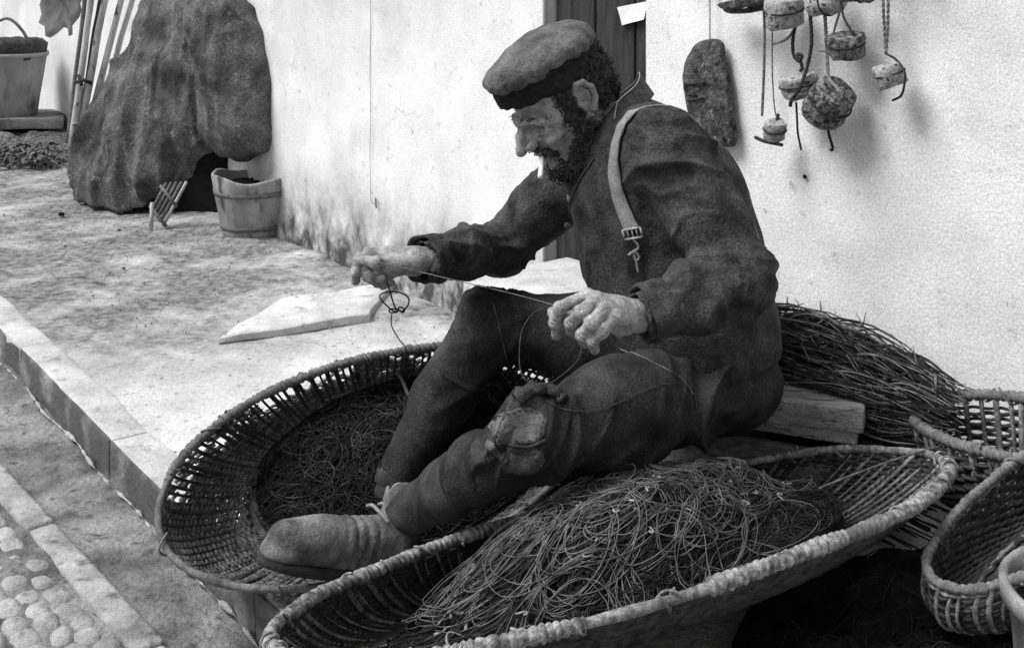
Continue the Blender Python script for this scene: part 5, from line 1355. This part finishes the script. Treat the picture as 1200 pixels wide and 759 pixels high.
# ------------------------------------------------------------------ cork floats hanging on the wall
def cork(px, py, r_, h_, axis2d, m_, lab, nm='cork_float', off=.065, seed=1, tilt=.25, ropes=(), knots=(), group='cork floats hanging on the white wall', hole=False):
    c = W(px, py, off); a = unit(WD*axis2d[0]+np.array([0, 0, 1.])*axis2d[1]+WN*tilt)
    T = thing(nm, lab, 'float', c, group)
    mb = MB(); prof = [(-h_/2, 0), (-h_/2, r_*.6), (-h_/2, r_*.92), (-h_*.45, r_), (-h_*.2, r_*1.03), (0, r_*1.0), (h_*.2, r_*1.03), (h_*.45, r_*.99), (h_/2, r_*.9), (h_/2, r_*.5), (h_/2, 0)]
    mb.lathe(c, a, prof, 30, r_*.16, seed, 40)
    V = mb.v[0]; mb.v[0] = V+.0022*np.stack([sn(V, 150, seed), sn(V, 150, seed+1), sn(V, 150, seed+2)], 1)+.003*np.stack([sn(V, 50, seed+3)]*3, 1)
    mb.build('cork_body', M[m_], T)
    # lashing round the float
    x, y = frame(a); mb = MB()
    mb.tube([c+a*h_*.08+(x*math.cos(t)+y*math.sin(t))*r_*1.06 for t in np.linspace(0, 2*PI, 30, endpoint=False)], .0026, 5, closed=True)
    mb.build('lashing', M['rope_dark'], T)
    for (pts, rr, st, mm) in ropes:
        mb = MB(); q = [W(x_, y_, o_) for x_, y_, o_ in pts]
        if len(q) > 2: q = spline(q, 8)
        if st: rope(mb, q, rr, st)
        else: mb.tube(q, rr, 6)
        mb.build('rope', M[mm], T)
    return T
o_ = .06
cork(919, 14, .042, .066, (.08, 1), 'cork', 'biggest pale cork float, at the top of the hanging group', seed=2, ropes=[([(908, -60, .06), (909, -10, .06)], .004, 3, 'rope'), ([(905, 28, .05), (905, 80, .03), (907, 120, .03), (910, 138, .03)], .0018, 0, 'rope'), ([(905, 52, .04), (922, 46, .05), (934, 30, .06)], .003, 0, 'rope')])
cork(968, 2, .030, .072, (1, .12), 'cork', 'pale cork float lying level beside the biggest one at the top edge', seed=5, tilt=.1, ropes=[([(960, -60, .06), (960, -10, .06)], .004, 3, 'rope')])
cork(1006, -6, .016, .07, (1, .1), 'cork_dark', 'slim dark float at the top edge, right end of the hanging group', seed=8, tilt=.05, ropes=[([(1004, -60, .05), (1004, -14, .05)], .003, 3, 'rope')])
cork(991, 53, .038, .048, (.10, 1), 'cork_dark', 'dark cork drum float hanging by a small loop right of the middle', seed=11, ropes=[([(986, -2, .06), (984, 14, .06), (978, 34, .06), (977, 42, .06)], .0026, 0, 'rope'), ([(986, -2, .06), (988, 18, .07), (996, 34, .07), (1000, 40, .07)], .0026, 0, 'rope_dark'), ([(960, 60, .05), (968, 60, .05), (976, 57, .07)], .0018, 0, 'rope')])
cork(937, 100, .042, .050, (-.10, 1), 'cork', 'pale cork disc float with a dark knot on top and a cord tail', seed=14, ropes=[([(932, 30, .06), (929, 48, .06), (930, 64, .06), (936, 72, .07), (940, 66, .07), (934, 64, .07), (940, 78, .07), (938, 84, .07)], .0042, 3, 'rope_dark'), ([(945, -60, .07), (949, 10, .07), (951, 50, .07), (946, 78, .08), (938, 102, .115), (928, 117, .10), (926, 124, .07)], .0042, 3, 'rope_dark'), ([(933, 120, .06), (934, 138, .06), (935, 156, .055), (939, 176, .05)], .0026, 0, 'rope_dark')])
cork(971, 122, .046, .088, (.62, .78), 'cork_dark', 'largest tilted dark cork float, lowest on the right of the group', seed=17, tilt=.15, off=.075, ropes=[([(966, 8, .06), (968, 40, .06), (970, 78, .07), (972, 92, .09), (984, 108, .125), (990, 130, .11)], .0042, 3, 'rope'), ([(970, 150, .07), (972, 160, .06), (976, 174, .05), (973, 176, .05)], .0034, 3, 'rope_dark')])
cork(908, 153, .024, .042, (.25, 1), 'cork', 'small pale float with a dark base plate, lowest on the left of the group', seed=20, ropes=[([(895, 4, .05), (896, 40, .05), (895, 90, .045), (893, 136, .04)], .0034, 3, 'rope'), ([(912, 134, .05), (910, 142, .06), (906, 146, .06)], .004, 0, 'rope_dark'), ([(885, 161, .07), (897, 166, .075), (917, 170, .07)], .0042, 0, 'rope_dark')])
cork(1043, 88, .030, .046, (-.22, 1), 'cork', 'small pale float hanging by itself on a doubled rope at the right', seed=23, ropes=[([(1035, -60, .05), (1035, 0, .05), (1037, 40, .05), (1038, 63, .05)], .0036, 2, 'rope'), ([(1041, -60, .052), (1041, 0, .052), (1040, 40, .052), (1038, 63, .052)], .0036, 2, 'rope'), ([(1038, 63, .055), (1050, 70, .06), (1060, 84, .07), (1060, 98, .07), (1056, 112, .065), (1046, 118, .06)], .0026, 0, 'rope_dark')])
# flat cork slabs laid one over the other at the top left of the group
for k, (ol, of, lab) in enumerate(((((850, 5), (870, -1), (898, -8), (904, 2), (880, 9), (858, 11)), .06, 'upper flat dark cork slab at the top left of the hanging floats'), (((856, 10), (880, 10), (900, 3), (904, 10), (882, 15), (862, 15)), .035, 'lower flat dark cork slab at the top left of the hanging floats'))):
    o = link('cork_slab', *slab(ol, of, .030, None, '', '', '', 7+k, .002), M['plank'], origin=W(880, 6, of)); tag(o, lab, 'cork slab', 'flat cork slabs')
# peg rail just above the picture that carries it all
mb = MB(); mb.tube([W(790, -58, .05), W(920, -62, .05), W(1080, -60, .05)], .014, 10); 
for x in (800, 930, 1070): mb.tube([W(x, -60, -.01), W(x, -60, .06)], .009, 8)
o = mb.build('hanging_rail', M['wood'], None, origin=W(930, -60, 0)); tag(o, 'wooden rail on the wall that the cork floats hang from', 'rail')
# nail in the plain wall
mb = MB(); mb.tube([W(943, 206, -.004), W(943, 207, .012)], [.0035, .005], 8); o = mb.build('nail', M['rope_dark'], None, origin=W(943, 206)); tag(o, 'small nail in the plain wall under the hanging floats', 'nail')
